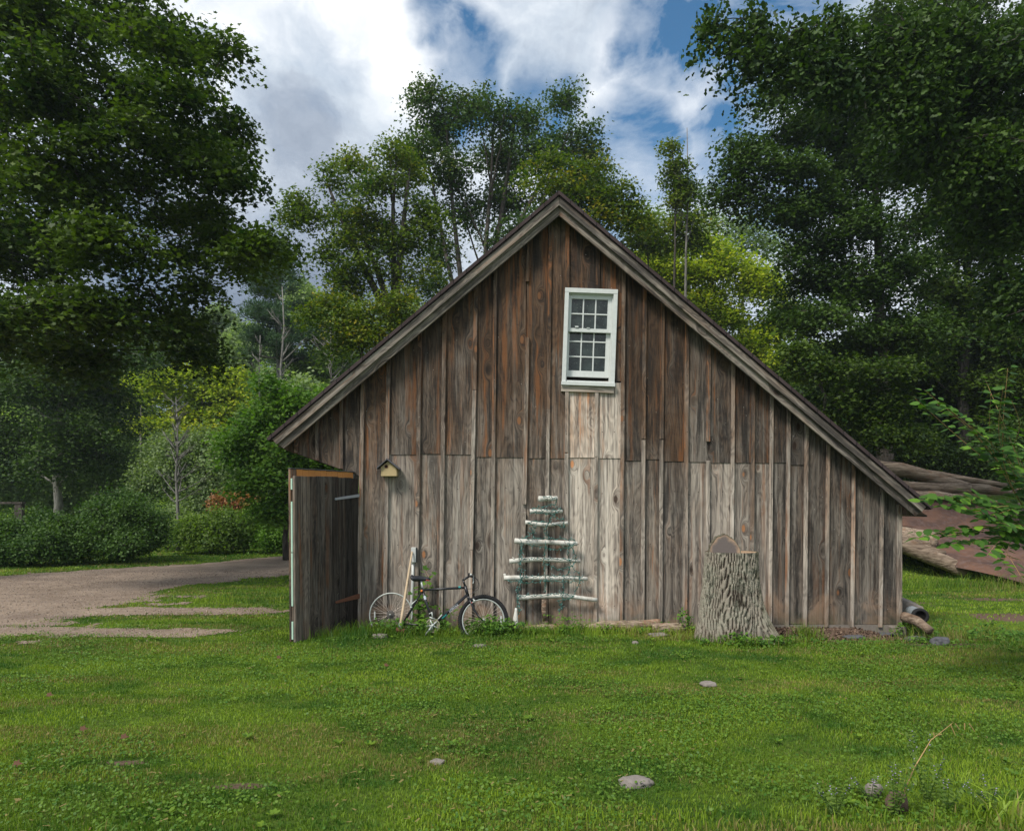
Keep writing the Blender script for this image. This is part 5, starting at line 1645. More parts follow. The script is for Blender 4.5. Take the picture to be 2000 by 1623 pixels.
# birch branch tree on the wall
bt = thing('branch_tree_decoration', 'seven white birch branches fixed to the wall in a tapering tree shape', 'wall decoration', (WX(1070), -.09, WZ(1170)))
br = [(1052, 974, 1088, 973, 5.0, 0), (1035, 998, 1099, 998.5, 3.7, .6), (1026, 1020.5, 1109.5, 1021, 3.8, 3.5), (1005, 1056, 1128, 1061, 5.0, .8), (995, 1095.5, 1133, 1096, 4.3, -3), (984, 1129, 1147, 1130, 4.3, -1), (1012, 1167.5, 1166, 1168, 4.4, -4)]
for k, (x0, y0, x1, y1, r, sag) in enumerate(br):
    mb = MB(); n = 16; pts = []; rad = []
    for i in range(n):
        t = i/(n-1); dd = 8.9
        y = y0+(y1-y0)*t+sag*math.sin(math.pi*t)+.5*math.sin(t*9+k*2)
        if k == 6: y += 3.2*max(0, t-.6)/.4
        pts.append(P(x0+(x1-x0)*t, y, dd)+Vector((0, .012*math.sin(7*t+k), 0)))
        rad.append(r/S*(1+.07*math.sin(13*t+k*1.3))*(1.12-.22*t))
    mb.tube(pts, rad, 12)
    if k == 5: mb.tube([P(987, 1127, 8.9), P(985, 1120, 8.9)], [.022, .016], 8)
    if k == 4: mb.tube([P(1006, 1094, 8.88), P(1001, 1088, 8.86)], [.012, .006], 6)
    mb.build('branch', M['birch'], bt, smooth=True)
for x, y in []: pass
mb = MB(); mb.tube([P(1063, 1171, 8.9), P(1062, 1188, 8.9), P(1066, 1212, 8.9)], [.030, .032, .036], 10, jit=.12); mb.build('stub', M['rotten'], bt, smooth=True)

# string lights
def lights():
    mb = MB(); bb = MB(); r_ = random.Random(5)
    runs = [[(1060, 969), (1086, 972), (1084, 985), (1040, 993), (1062, 996), (1098, 994), (1080, 1004), (1036, 1000)], [(1086, 985), (1082, 1010), (1100, 1016), (1102, 1030), (1060, 1018), (1032, 1020), (1048, 1032), (1034, 1046), (1020, 1052)],
            [(1018, 1052), (1050, 1052), (1100, 1052), (1124, 1056), (1120, 1068), (1080, 1074), (1060, 1068), (1030, 1064)], [(1017, 1056), (1018, 1080), (1015, 1110), (1019, 1135), (1012, 1160), (1011, 1185), (1016, 1198)], [(1022, 1058), (1014, 1090), (1022, 1120), (1010, 1150), (1014, 1180), (1012, 1205)],
            [(1110, 1060), (1122, 1075), (1126, 1092), (1118, 1105), (1133, 1125), (1130, 1145), (1118, 1165)], [(1020, 1092), (1060, 1090), (1100, 1093), (1130, 1092)], [(990, 1134), (1030, 1138), (1070, 1134), (1110, 1136), (1143, 1134)], [(1018, 1128), (1070, 1124), (1120, 1125), (1140, 1128)],
            [(1065, 1060), (1062, 1090), (1066, 1125), (1064, 1160)], [(1015, 1164), (1060, 1162), (1100, 1158), (1120, 1166), (1090, 1172), (1100, 1195)], [(1100, 1124), (1102, 1150), (1098, 1175), (1092, 1200)], [(1078, 1008), (1062, 1040), (1075, 1052)], [(1036, 1030), (1046, 1056)], [(1112, 1060), (1110, 1082), (1116, 1105), (1104, 1128)], [(1066, 1100), (1090, 1112), (1120, 1104)]]
    for run in runs:
        pts = []
        for (a, b), (c, e) in zip(run[:-1], run[1:]):
            L = math.hypot(c-a, e-b); n = max(2, int(L/3))
            for i in range(n):
                t = i/n; pts.append(P(a+(c-a)*t+r_.uniform(-2, 2), b+(e-b)*t+r_.uniform(-2, 2), 8.82+r_.uniform(-.03, .04)))
        mb.tube(pts, .0048, 4)
        for q in pts[::2]:
            v = Vector((r_.uniform(-1, 1), r_.uniform(-.5, .3), r_.uniform(-1, 1))).normalized()
            mb.tube([q, q+v*.022], .0042, 4)
            bb.tube([q+v*.022, q+v*.038], [.0048, .002], 4)
    t = thing('string_lights', 'tangled green wire of small lights wound round the birch branches', 'string lights', (WX(1070), -.2, WZ(1000)))
    mb.build('wire', M['wire'], t); b = bb.build('bulb', M['bulb'], t); b['kind'] = 'stuff'
lights()

# birdhouse
bh = thing('birdhouse', 'small yellowish wooden birdhouse nailed near the doorway', 'birdhouse', (WX(760), -.1, WZ(930)))
k = 8.86
mb = MB(); pts = [(744, 930), (775, 930), (775, 914), (758, 901), (744, 912)]
mb.prism([(PX(a, k), PZ(b, k)) for a, b in pts], -.15, -.02, bc(.4, 2.3, .45)); mb.build('box', M['pine_box'], bh, bevel=.003)
mb = MB(); mb.tube([(PX(754.5, k), -.154, PZ(911, k)), (PX(754.5, k), -.13, PZ(911, k))], .017, 14); mb.build('entrance_hole', M['inside'], bh)
mb = MB(); mb.torus((PX(754.5, k), -.152, PZ(911, k)), (1, 0, 0), (0, 0, 1), .020, .004, 20, 6); mb.build('hole_ring', M['rust'], bh)
for a, b in [((757, 898), (736.5, 916)), ((756, 897.5), (781, 917.5))]:
    mb = MB(); A_, B_ = (PX(a[0], k), PZ(a[1], k)), (PX(b[0], k), PZ(b[1], k))
    mb.prism([A_, B_, (B_[0], B_[1]+.014), (A_[0], A_[1]+.014)], -.19, -.022); mb.build('roof_panel', M['galv_dark'] if 'galv_dark' in M else M['slate'], bh)

# conduit with switch box
cd = thing('electric_conduit', 'white pipe with a small outlet box running up the wall behind the bicycle', 'conduit', (WX(806), -.03, 0))
mb = MB(); mb.box(PX(803, 8.93), PX(812.5, 8.93), -.085, -.012, PZ(1098, 8.93), PZ(1069, 8.93)); mb.build('outlet_box', M['pvc'], cd, bevel=.004)
mb = MB(); mb.box(PX(812.6, 8.93), PX(814, 8.93), -.075, -.01, PZ(1098, 8.93), PZ(1069.5, 8.93)); mb.build('box_lid', M['black'], cd)
mb = MB(); mb.tube([P(806.5, 1097, 8.96), P(806, 1135, 8.95), P(804, 1175, 8.95), P(803, 1228, 8.95)], .0185, 12); mb.tube([P(806.5, 1097, 8.96), P(806.5, 1101, 8.96)], .023, 12); mb.build('pipe', M['pvc'], cd, smooth=True)

# long handled tool
tl = thing('sledgehammer', 'long pale wooden handled sledge leaning on the wall over the loose wheel', 'sledgehammer', (PX(781, 8.4), -.6, 0))
mb = MB(); A_, B_ = P(805, 1077, 8.90), P(782, 1222, 8.42)
pts = [A_.lerp(B_, t) for t in np.linspace(0, 1, 8)]; mb.tube(pts, [.010, .013, .015, .016, .016, .017, .018, .018], 10); mb.build('handle', M['handle'], tl, smooth=True)
mb = MB(); mb.tube([P(774, 1229, 8.40), P(790, 1233, 8.40)], [.032, .032], 8); mb.build('head', M['rust'], tl)
mb = MB(); mb.tube([P(782.5, 1216, 8.43), P(781.5, 1224, 8.42)], .022, 10); mb.build('collar', M['galv'], tl)

# ------------------------------------------------------------------ bicycle
BD = 8.5
lean = .16
def B(px, py, off=0.0):
    d = BD
    for _ in range(3):
        z = PZ(py, d); y = -.52+lean*z+off; d = 9+y
    return Vector((PX(px, d), y, PZ(py, d)))
U = Vector((1, 0, 0)); Vv = Vector((0, lean, 1)).normalized()
NV = U.cross(Vv)      # points away from / toward the viewer
def spokes(mb, c, r0, r1, n, w, r=.0016):
    for k in range(n):
        a = 2*math.pi*k/n+.1; s = 1 if k % 2 else -1
        a2 = a+(.5 if (k//2) % 2 else -.5)
        p0 = c+(U*math.cos(a2)+Vv*math.sin(a2))*r0+NV*s*w; p1 = c+(U*math.cos(a)+Vv*math.sin(a))*r1
        mb.tube([p0, p1], r, 4, cap=False)
bike = thing('bicycle', 'old black mountain bicycle without its rear wheel leaning on the barn', 'bicycle', tuple(B(870, 1240)))
def part(mb, name, mat, parent=bike, smooth=True): return mb.build(name, M[mat], parent, smooth=smooth)
ST, HT0, HT1, BB = B(825.5, 1152), B(909, 1146), B(914, 1164), B(846, 1221)
DO = B(787, 1218)
mb = MB()
mb.tube([ST, HT0+Vector((0, 0, -.01))], .0155, 12); mb.tube([HT1+Vector((-.005, 0, .02)), BB], .0185, 12); mb.tube([ST+(ST-BB).normalized()*.03, BB], .0165, 12); mb.tube([HT0+(HT0-HT1).normalized()*.015, HT1], .020, 12)
for s in (-1, 1):
    mb.tube([ST-Vector((.01, 0, .02)), ST.lerp(DO, .5)+NV*s*.04, DO+NV*s*.06], [.010, .009, .008], 8)
    mb.tube([BB+NV*s*.02, BB.lerp(DO, .4)+NV*s*.045, DO+NV*s*.06], [.011, .010, .009], 8)
mb.tube([BB-NV*.035, BB+NV*.035], .021, 14)
part(mb, 'frame', 'black')
mb = MB(); mb.tube([B(822, 1133), B(826.5, 1153)], .0135, 12); part(mb, 'seat_post', 'alloy')
mb = MB(); mb.tube([B(822, 1153, -.02), B(825, 1155, -.02)], .014, 8); part(mb, 'seat_clamp', 'orange')
# saddle
n = 14; vs = []; fs = []; m8 = 10
for i in range(n):
    t = i/(n-1); c = B(802+38.5*t, 1129+1.5*t)
    hw = (.075*(1-t)**.6*(1 if t < .5 else 1)+.018) * (.75 if i == 0 else 1)
    hw = .078*math.exp(-((t-.12)/.32)**2)+.020
    hh = .038 if t < .5 else .038-.020*(t-.5)*2
    if i in (0, n-1): hw *= .5; hh *= .5
    for k in range(m8):
        a = 2*math.pi*k/m8
        vs.append(c+NV*hw*math.cos(a)+Vv*(hh*math.sin(a)*(1.0 if math.sin(a) > 0 else 1.0)-.35*hw*abs(math.cos(a))*.35+(.012 if t < .15 else 0)))
fs = [(i*m8+k, i*m8+(k+1) % m8, (i+1)*m8+(k+1) % m8, (i+1)*m8+k) for i in range(n-1) for k in range(m8)]+[tuple(range(m8-1, -1, -1)), tuple((n-1)*m8+k for k in range(m8))]
mb = MB(); mb.add(vs, fs); part(mb, 'saddle', 'saddle')
mb = MB(); mb.tube([B(832, 1132.5, -.045), B(838, 1133, -.035)], .004, 6); part(mb, 'saddle_badge', 'red')
# stem, bar, levers, cables
mb = MB(); mb.tube([HT0+(HT0-HT1).normalized()*.01, B(904, 1132)], .013, 10); mb.tube([B(904, 1133), B(907, 1131), B(917, 1125)], [.014, .0145, .014], 10); part(mb, 'stem', 'black')
hb_c = B(918, 1124)
mb = MB()
e1 = hb_c+Vector((.04, -.27, .02)); e2 = hb_c+Vector((-.03, .27, -.01))
mb.tube([e2, hb_c+Vector((-.01, .1, 0)), hb_c, hb_c+Vector((.012, -.1, .0)), e1], .0115, 10); part(mb, 'handlebar', 'black')
mb = MB(); mb.tube([hb_c+Vector((.020, -.15, .008)), e1+Vector((0, -.01, 0))], .0165, 12); part(mb, 'grip', 'rubber'); mb = MB(); mb.tube([e2-Vector((0, -.01, 0)), hb_c+Vector((-.02, .15, 0))], .0165, 12); part(mb, 'grip', 'rubber')
mb = MB(); q = hb_c+Vector((.02, -.13, 0)); mb.tube([q, q+Vector((.02, -.01, .012)), q+Vector((.035, -.06, -.05)), q+Vector((.03, -.10, -.075))], [.012, .010, .006, .005], 8); part(mb, 'brake_lever', 'alloy')
mb = MB(); mb.tube([q+Vector((-.012, 0, .02)), q+Vector((.012, 0, .018))], .02, 12); part(mb, 'shifter', 'alloy')
for offs, pts in [(0, [(923, 1126), (931, 1131), (936, 1141), (934, 1150), (926, 1156), (919, 1160)]), (1, [(925, 1125), (934, 1134), (933, 1146), (924, 1149), (914, 1150)])]:
    cps = [B(a, b, -.10+.02*offs) for a, b in pts]
    mb = MB(); sm = []
    for i in range(len(cps)-1):
        p0 = cps[max(i-1, 0)]; p1 = cps[i]; p2 = cps[i+1]; p3 = cps[min(i+2, len(cps)-1)]
        for t in (0, .25, .5, .75):
            sm.append(.5*((2*p1)+(-p0+p2)*t+(2*p0-5*p1+4*p2-p3)*t*t+(-p0+3*p1-3*p2+p3)*t**3))
    mb.tube(sm+[cps[-1]], .0032, 6); part(mb, 'brake_cable', 'black')
# fork
FH = B(944, 1211)
mb = MB(); mb.tube([HT1, HT1+(HT1-HT0).normalized()*.05], .018, 10)
for s in (-1, 1):
    a = B(919, 1174)+NV*s*.045
    mb.tube([B(916.5, 1169), a, B(926, 1190)+NV*s*.05, B(935, 1204)+NV*s*.05, FH+NV*s*.05], [.014, .014, .0115, .0095, .008], 9)
part(mb, 'fork', 'black')
mb = MB(); mb.tube([B(926, 1172, -.06), B(929, 1174, -.05)], .012, 8); mb.tube([B(924, 1169, -.05), B(927, 1176, -.06)], .006, 6); part(mb, 'brake_caliper', 'alloy')
mb = MB(); mb.tube([B(921, 1176, -.075), B(922, 1177.5, -.075)], .006, 8); part(mb, 'brake_bolt', 'red')
# front wheel
ppm = F/(9+FH.y)
R1 = 49.3/ppm
wh = bpy.data.objects.new('wheel', None); COL.objects.link(wh); wh.parent = bike
wh.location = FH-bike.location
tyw = .024
mb = MB(); mb.torus(FH, U, Vv, R1-tyw, tyw, 72, 12)
for k in range(84):
    a = 2*math.pi*k/84; dd = U*math.cos(a)+Vv*math.sin(a); tt = -U*math.sin(a)+Vv*math.cos(a)
    for s in (-1, 0, 1):
        ph = s*.62; cpt = FH+dd*(R1-tyw+(tyw+.001)*math.cos(ph))+NV*(tyw+.001)*math.sin(ph)
        nn = dd*math.cos(ph)+NV*math.sin(ph); ss = NV*math.cos(ph)-dd*math.sin(ph)
        if s == 0 and k % 2: continue
        q8 = [cpt+tt*a1*.0055+ss*b1*.0055+nn*c1*.0035 for a1 in (-1, 1) for b1 in (-1, 1) for c1 in (-1, 1)]
        mb.add(q8, [(0, 1, 3, 2), (4, 6, 7, 5), (0, 4, 5, 1), (2, 3, 7, 6), (0, 2, 6, 4), (1, 5, 7, 3)])
part(mb, 'tyre', 'rubber', wh)
mb = MB(); mb.torus(FH, U, Vv, R1-.056, .009, 72, 8, flat=1.4); part(mb, 'rim', 'alloy', wh)
mb = MB(); spokes(mb, FH, .018, R1-.058, 32, .026); part(mb, 'spokes', 'spoke', wh)
mb = MB(); mb.tube([FH-NV*.045, FH+NV*.045], .011, 10); mb.tube([FH+NV*.028, FH+NV*.031], .022, 12); mb.tube([FH-NV*.031, FH-NV*.028], .022, 12); part(mb, 'hub', 'alloy', wh)
mb = MB(); c0 = FH+U*(R1*.70); mb.box(c0.x-.010, c0.x+.010, c0.y-.02, c0.y-.012, c0.z-.05, c0.z+.055); part(mb, 'spoke_reflector', 'pvc', wh, False)
# crankset
fr = -NV if NV.y > 0 else NV     # toward the viewer
CC = BB+fr*.055
cr = bpy.data.objects.new('crankset', None); COL.objects.link(cr); cr.parent = bike; cr.location = CC-bike.location
for nm, rad, off, nt in [('chainring', .0885, .0, 46), ('chainring', .070, -.008, 38), ('chainring', .052, -.016, 28)]:
    mb = MB(); c0 = CC+fr*off; vs = []; nt2 = nt*2
    for k in range(nt2):
        a = 2*math.pi*k/nt2; dd = U*math.cos(a)+Vv*math.sin(a); ro = rad+(.002 if k % 2 else -.002)
        for r_, y_ in ((rad-.012, 1), (ro, 1), (ro, -1), (rad-.012, -1)): vs.append(c0+dd*r_+fr*.0015*y_)
    fs = [(4*k+a, 4*((k+1) % nt2)+a, 4*((k+1) % nt2)+(a+1) % 4, 4*k+(a+1) % 4) for k in range(nt2) for a in range(4)]
    mb.add(vs, fs); part(mb, nm, 'ring', cr, False)
mb = MB()
for k in range(5):
    a = 2*math.pi*k/5+.75; dd = U*math.cos(a)+Vv*math.sin(a); mb.tube([CC+fr*.004, CC+dd*.074+fr*.002], [.013, .007], 6)
mb.tube([CC-fr*.02, CC+fr*.018], .016, 12)
e = B(828.5, 1243, -.07); mb.tube([CC+fr*.016, CC.lerp(e, .5)+fr*.018, e], [.0125, .0105, .012], 8)
part(mb, 'crank_arm', 'alloy', cr); mb = MB()
mb.tube([BB-fr*.06, BB-fr*.06+(BB-B(828.5, 1243))*.95], [.012, .011], 8)
part(mb, 'crank_arm', 'alloy', cr)
mb = MB(); mb.tube([B(838, 1199, -.05), B(843, 1196, -.05), B(845, 1205, -.06)], [.008, .012, .009], 8); mb.tube([B(839, 1205, -.06), B(850, 1209, -.06)], [.010, .006], 6); part(mb, 'front_derailleur', 'alloy')
mb = MB(); mb.tube([B(803, 1183, -.05), B(806, 1178, -.05), B(814, 1171, -.04)], [.010, .008, .003], 8); mb.tube([B(801, 1186, -.05), B(805, 1186, -.05)], .010, 8); part(mb, 'rear_brake', 'alloy')
# decals
def text_on(s, p0, p1, size, mat, name, off):
    cu = bpy.data.curves.new(name, 'FONT'); cu.body = s; cu.size = size; cu.shear = .25; cu.extrude = .0004; cu.align_x = 'CENTER'; cu.align_y = 'CENTER'
    cu.materials.append(M[mat])
    t_ = bpy.data.objects.new('tmp', cu); COL.objects.link(t_); bpy.context.view_layer.update()
    me = bpy.data.meshes.new_from_object(t_.evaluated_get(bpy.context.evaluated_depsgraph_get())); bpy.data.objects.remove(t_)
    o = bpy.data.objects.new(name, me); COL.objects.link(o)
    dd = (p1-p0).normalized(); nn = fr; yy = nn.cross(dd).normalized()
    o.matrix_world = Matrix(((dd.x, yy.x, nn.x, 0), (dd.y, yy.y, nn.y, 0), (dd.z, yy.z, nn.z, 0), (0, 0, 0, 1)))
    o.parent = bike
    o.location = (p0+p1)/2+fr*off-bike.location
    return o
bpy.context.view_layer.update()
text_on('LONTRA', B(874, 1197.8), B(898, 1177.7), .036, 'decal', 'frame_lettering', .0195)
mb = MB(); a_, b_ = HT1.lerp(BB, .62), HT1.lerp(BB, .75); mb.tube([a_, b_], .0189, 12, cap=False); part(mb, 'frame_decal', 'teal')
mb = MB(); a_, b_ = ST.lerp(HT0, .84), ST.lerp(HT0, .89); mb.tube([a_, b_], .0159, 12, cap=False); part(mb, 'frame_decal', 'teal')
mb = MB(); a_, b_ = ST.lerp(BB, .17), ST.lerp(BB, .27); mb.tube([a_, b_], .0169, 12, cap=False); part(mb, 'frame_decal', 'decal')
# loose rear wheel
lw_c = P(763.5, 1200, 8.72)
lw = thing('loose_bicycle_rim', 'bare rear wheel without tyre propped against the wall left of the bicycle', 'bicycle wheel', tuple(lw_c))
rp = F/8.72; RR_ = 42.8/rp
mb = MB(); mb.torus(lw_c, U, Vv, RR_-.009, .009, 72, 8, flat=1.4); part(mb, 'rim', 'alloy', lw)
mb = MB(); spokes(mb, lw_c, .025, RR_-.012, 36, .028); part(mb, 'spokes', 'spoke', lw)
mb = MB(); mb.tube([lw_c-NV*.06, lw_c+NV*.07], .008, 8); mb.tube([lw_c-NV*.03, lw_c+NV*.03], .02, 10); part(mb, 'hub', 'alloy', lw)
mb = MB()
for k, r_ in enumerate([.055, .048, .041, .034, .027, .021]):
    nt2 = 40; vs = []; c0 = lw_c+fr*(.022+.005*k)
    for q in range(nt2):
        a = 2*math.pi*q/nt2; dd = U*math.cos(a)+Vv*math.sin(a); ro = r_+(.002 if q % 2 else -.002)
        vs += [c0+dd*ro+fr*.0012, c0+dd*ro-fr*.0012]
    fs = [tuple(range(0, 2*nt2, 2)), tuple(range(2*nt2-1, 0, -2))]+[(2*q, 2*((q+1) % nt2), 2*((q+1) % nt2)+1, 2*q+1) for q in range(nt2)]
    mb.add(vs, fs)
part(mb, 'sprockets', 'dark_metal', lw, False)
mb = MB(); c0 = lw_c-U*(RR_*.72); mb.box(c0.x-.008, c0.x+.008, c0.y-.03, c0.y-.022, c0.z-.055, c0.z+.045); part(mb, 'spoke_reflector', 'pvc', lw, False)

# ------------------------------------------------------------------ logs
def log(name, label, pts, rads, mat='log', seg=20, jit=.03, cat='log', group=None, nsub=5, rough=.09):
    from mathutils import noise as mn
    mb = MB(); P_ = []; R_ = []
    for i in range(len(pts)-1):
        for k in range(nsub):
            t = k/nsub; P_.append(Vector(pts[i]).lerp(Vector(pts[i+1]), t)); R_.append(rads[i]*(1-t)+rads[i+1]*t)
    P_.append(Vector(pts[-1])); R_.append(rads[-1])
    o_ = Vector((random.uniform(0, 40),)*3)
    for i, p in enumerate(P_): P_[i] = p+Vector((0, mn.noise(p*.9+o_), mn.noise(p*.9-o_)))*R_[i]*.35
    mb.tube(P_, R_, seg)
    for i, v in enumerate(mb.v):
        q = Vector(v); k = mn.noise(Vector((q.x*2.0, q.y*5, q.z*5))+o_); k2 = mn.noise(q*11+o_)
        c = P_[min(i//seg, len(P_)-1)]; dirn = (q-c)
        mb.v[i] = tuple(c+dirn*(1+rough*2*k+rough*k2))
    o = mb.build(name, M[mat], None, smooth=True)
    tag(o, label, cat, group)
    c = P_[0]
    return o


gL = 'old logs on the bank right of the barn'
log('log', 'lowest bare log on the grass with its sawn end beside the rusty sheet', [P(1700, 1030, 15.6), P(1760, 1058, 15.5), P(1815, 1086, 15.3), P(1886, 1118, 15.0)], [.17, .18, .17, .15], group=gL)
log('log', 'short dark cracked log resting on the lowest one', [P(1690, 1040, 16.0), P(1760, 1050, 15.8), P(1825, 1062, 15.6)], [.24, .24, .22], mat='rotten', group=gL)
log('log', 'uppermost long bare log sloping down from behind the eave', [P(1690, 908, 18), P(1760, 918, 18), P(1830, 937, 18), P(1905, 955, 17.8)], [.16, .18, .17, .12], group=gL, rough=.05)
log('log', 'second bare log directly under the uppermost one', [P(1740, 946, 17.6), P(1800, 952, 17.5), P(1850, 955, 17.4), P(1895, 955, 17.3)], [.11, .13, .14, .11], group=gL, rough=.05)
log('log', 'thin short log continuing to the right behind the leaves', [P(1890, 952, 17.6), P(1930, 955, 17.6), P(1972, 962, 17.6)], [.12, .12, .08], group=gL)
log('log', 'dark flaking log under the second bare log', [P(1770, 965, 17.0), P(1830, 970, 17.0), P(1885, 972, 17.0)], [.08, .11, .05], mat='rotten', group=gL)
log('log', 'slim pale log lying along the top edge of the uppermost rusty sheet', [P(1730, 958, 17.3), P(1800, 968, 17.2), P(1900, 978, 17.0), P(1990, 985, 16.9)], [.06, .075, .07, .05], group=gL, rough=.05)
log('log', 'slender grey log above and behind the uppermost bare log', [P(1700, 900, 18.6), P(1780, 921, 18.5), P(1850, 930, 18.5), P(1965, 948, 18.4)], [.08, .10, .09, .06], group=gL, rough=.05)
log('log', 'slim broken log end between the lowest log and the dark cracked one', [P(1700, 1046, 15.7), P(1760, 1056, 15.5), P(1845, 1082, 15.3)], [.09, .09, .07], group=gL, rough=.06)
log('log', 'brown log piece leaning off the concrete slab by the corner', [P(1765, 1203, 8.9), P(1790, 1212, 8.7), P(1816, 1232, 8.5)], [.060, .062, .050], group=None)
log('log', 'rotten cream coloured split log along the wall foot', [P(1128, 1226, 8.72), P(1175, 1221, 8.70), P(1225, 1221, 8.70), P(1290, 1216, 8.72)], [.045, .075, .080, .040], mat='rotten', rough=.25, nsub=9)
log('log', 'thin rotten log lying below the birch branches', [P(1022, 1226, 8.75), P(1075, 1225, 8.72), P(1130, 1222, 8.74)], [.028, .045, .040], mat='rotten', rough=.22, nsub=9)
log('log', 'short brown barked log left of the stump', [P(1274, 1224, 8.6), P(1305, 1226, 8.55), P(1338, 1226, 8.55)], [.062, .066, .060], mat='rotten', rough=.06)
log('birch_stake', 'short white birch stake upright beside the front wheel', [P(1007, 1226, 8.6), P(1007, 1205, 8.62), P(1008, 1187, 8.64)], [.032, .030, .016], mat='birch', cat='stake', seg=14)

# rusty sheets leaning on the bank
def sheet(label, a, b, c, d_, th=.02):
    mb = MB(); n = 8; A_, B_, C_, D_ = map(Vector, (a, b, c, d_))
    vs = []
    for i in range(n+1):
        for j in range(n+1):
            u, v = i/n, j/n
            p = (A_*(1-u)+B_*u)*(1-v)+(D_*(1-u)+C_*u)*v
            p = p+Vector((0, .03*math.sin(u*7+v*3), .02*math.sin(v*6+u*5)))
            vs.append(p)
    m_ = len(vs); nn = (B_-A_).cross(D_-A_).normalized()
    if nn.y > 0: nn = -nn
    vs += [v-nn*th for v in vs]
    fs = [(i*(n+1)+j, (i+1)*(n+1)+j, (i+1)*(n+1)+j+1, i*(n+1)+j+1) for i in range(n) for j in range(n)]
    fs += [tuple(q+m_ for q in f[::-1]) for f in fs]
    edge = [i*(n+1) for i in range(n+1)]+[n*(n+1)+j for j in range(1, n+1)]+[i*(n+1)+n for i in range(n-1, -1, -1)]+[j for j in range(n-1, 0, -1)]
    fs += [(edge[k], edge[(k+1) % len(edge)], edge[(k+1) % len(edge)]+m_, edge[k]+m_) for k in range(len(edge))]
    mb.add(vs, fs); return solo(mb, 'rusty_sheet', M['sheet'], label, 'metal sheet', 'rusted metal sheets on the bank')


sheet('uppermost rusty sheet of metal just under the log pile', P(1700, 1015, 16.6), P(2060, 1085, 15.9), P(2060, 1000, 17.0), P(1700, 945, 17.4))
sheet('lower rusty sheet partly hidden by the bare logs', P(1700, 1052, 16.3), P(1880, 1110, 15.2), P(2060, 1092, 15.4), P(1700, 1010, 16.9))
sheet('nearest rusty sheet reaching down to the grass at the right edge', P(1868, 1108, 14.9), P(2060, 1152, 13.0), P(2060, 1075, 15.2), P(1800, 1040, 16.0))
# concrete slab and pipe by the corner
mb = MB()
a = [P(1757, 1168, 9.6), P(1805, 1186, 9.4), P(1805, 1214, 9.35), P(1757, 1214, 9.55)]
mb.add([*a, *[v+Vector((.02, .35, .05)) for v in a]], [(0, 1, 2, 3), (7, 6, 5, 4), (0, 4, 5, 1), (1, 5, 6, 2), (2, 6, 7, 3), (3, 7, 4, 0)])
solo(mb, 'concrete_slab', M['stone'], 'tilted grey concrete slab beside the right corner of the barn', 'concrete slab', bevel=.01)
pp = thing('stove_pipe', 'grey metal pipe with a black open mouth lying by the concrete slab', 'pipe', tuple(P(1790, 1205, 9.0)))
mb = MB(); A_, B_ = P(1781, 1196, 9.25), P(1798, 1203, 8.75)
ax = (B_-A_).normalized(); mb.tube([A_, B_], .088, 24, cap=False); mb.build('pipe', M['galv'], pp, smooth=True)
mb = MB(); up = ax.orthogonal().normalized(); sd_ = ax.cross(up); mb.torus(B_, up, sd_, .078, .020, 28, 8); mb.torus(B_-ax*.05, up, sd_, .088, .012, 28, 8); mb.build('collar', M['rubber'], pp, smooth=True)
mb = MB(); mb.tube([B_-ax*.03, B_-ax*.035], .08, 20); mb.build('inside', M['inside'], pp)

# ------------------------------------------------------------------ weeds
def weed_patch(name, label, spots, mat, lsize, shape='oval', kind='stuff', cat='weeds'):
    """spots: (x, y, radius, height, count)"""
    parts = []; st = []
    for x, y, r, h, n in spots:
        cx = x+rng.normal(0, r*.6, n); cy = y+rng.normal(0, r*.35, n)
        k = (cy < -.06) | ~free_of_barn(cx, cy) | True
        cy = np.where((cx > -2.0) & (cx < 5.1), np.minimum(cy, -.10), cy)
        hh = h*rng.uniform(.15, 1, n)**.8
        C = np.stack([cx, cy, ground_h(cx, cy)+hh], 1)
        N = np.stack([rng.normal(0, .5, n), rng.normal(-.25, .5, n), np.ones(n)], 1)
        T_ = np.stack([cx-x, cy-y, np.zeros(n)], 1)+rng.normal(0, .15, (n, 3))
        parts.append(leaf_cloud(C, N, T_, lsize*rng.uniform(.5, 1.3, n), shape, rng.uniform(0, 1, n), np.clip(rng.normal(.45, .2, n), 0, 1)))
        m = n//6
        A_ = np.stack([x+rng.normal(0, r*.45, m), np.minimum(y+rng.normal(0, r*.25, m), -.08 if abs(x-1.5) < 3.6 else 99), np.zeros(m)], 1)
        A_[:, 2] = ground_h(A_[:, 0], A_[:, 1])
        E = C[:m*6:6][:m]
        st.append(tubes_np(A_, (A_+E)/2+np.array([0, 0, .02]), E, np.full(m, .0025), np.full(m, .0012), 3))
    V, Q, s1, c1 = merge(parts+st)
    o = link(name, fast_mesh(name, V, Q, s1, M[mat], c1))
    tag(o, label, cat, kind=kind)
    return o


sp = []
for k in range(34):
    x = random.uniform(-1.75, -.1); sp.append((x, random.uniform(-.62, -.35), .10, random.uniform(.10, .22), 34))
for k in range(10):
    sp.append((random.uniform(-.45, .02), random.uniform(-.7, -.5), .09, random.uniform(.12, .26), 44))
for k in range(30):
    x = random.uniform(-.05, 2.3); sp.append((x, random.uniform(-.55, -.25), .08, random.uniform(.04, .14), 22))
for k in range(16):
    sp.append((random.uniform(2.2, 3.2), random.uniform(-1.3, -1.0), .07, random.uniform(.05, .14), 30))
for k in range(26):
    sp.append((random.uniform(5.0, 6.6), random.uniform(-.9, .2), .10, random.uniform(.06, .2), 30))
for k in range(16):
    sp.append((random.uniform(3.4, 5.2), random.uniform(-1.1, -.6), .09, random.uniform(.04, .1), 24))
sp += [(2.15, -.45, .06, .32, 60), (2.2, -.5, .06, .22, 40), (5.0, -.2, .07, .2, 50), (1.95, -.3, .08, .12, 50)]
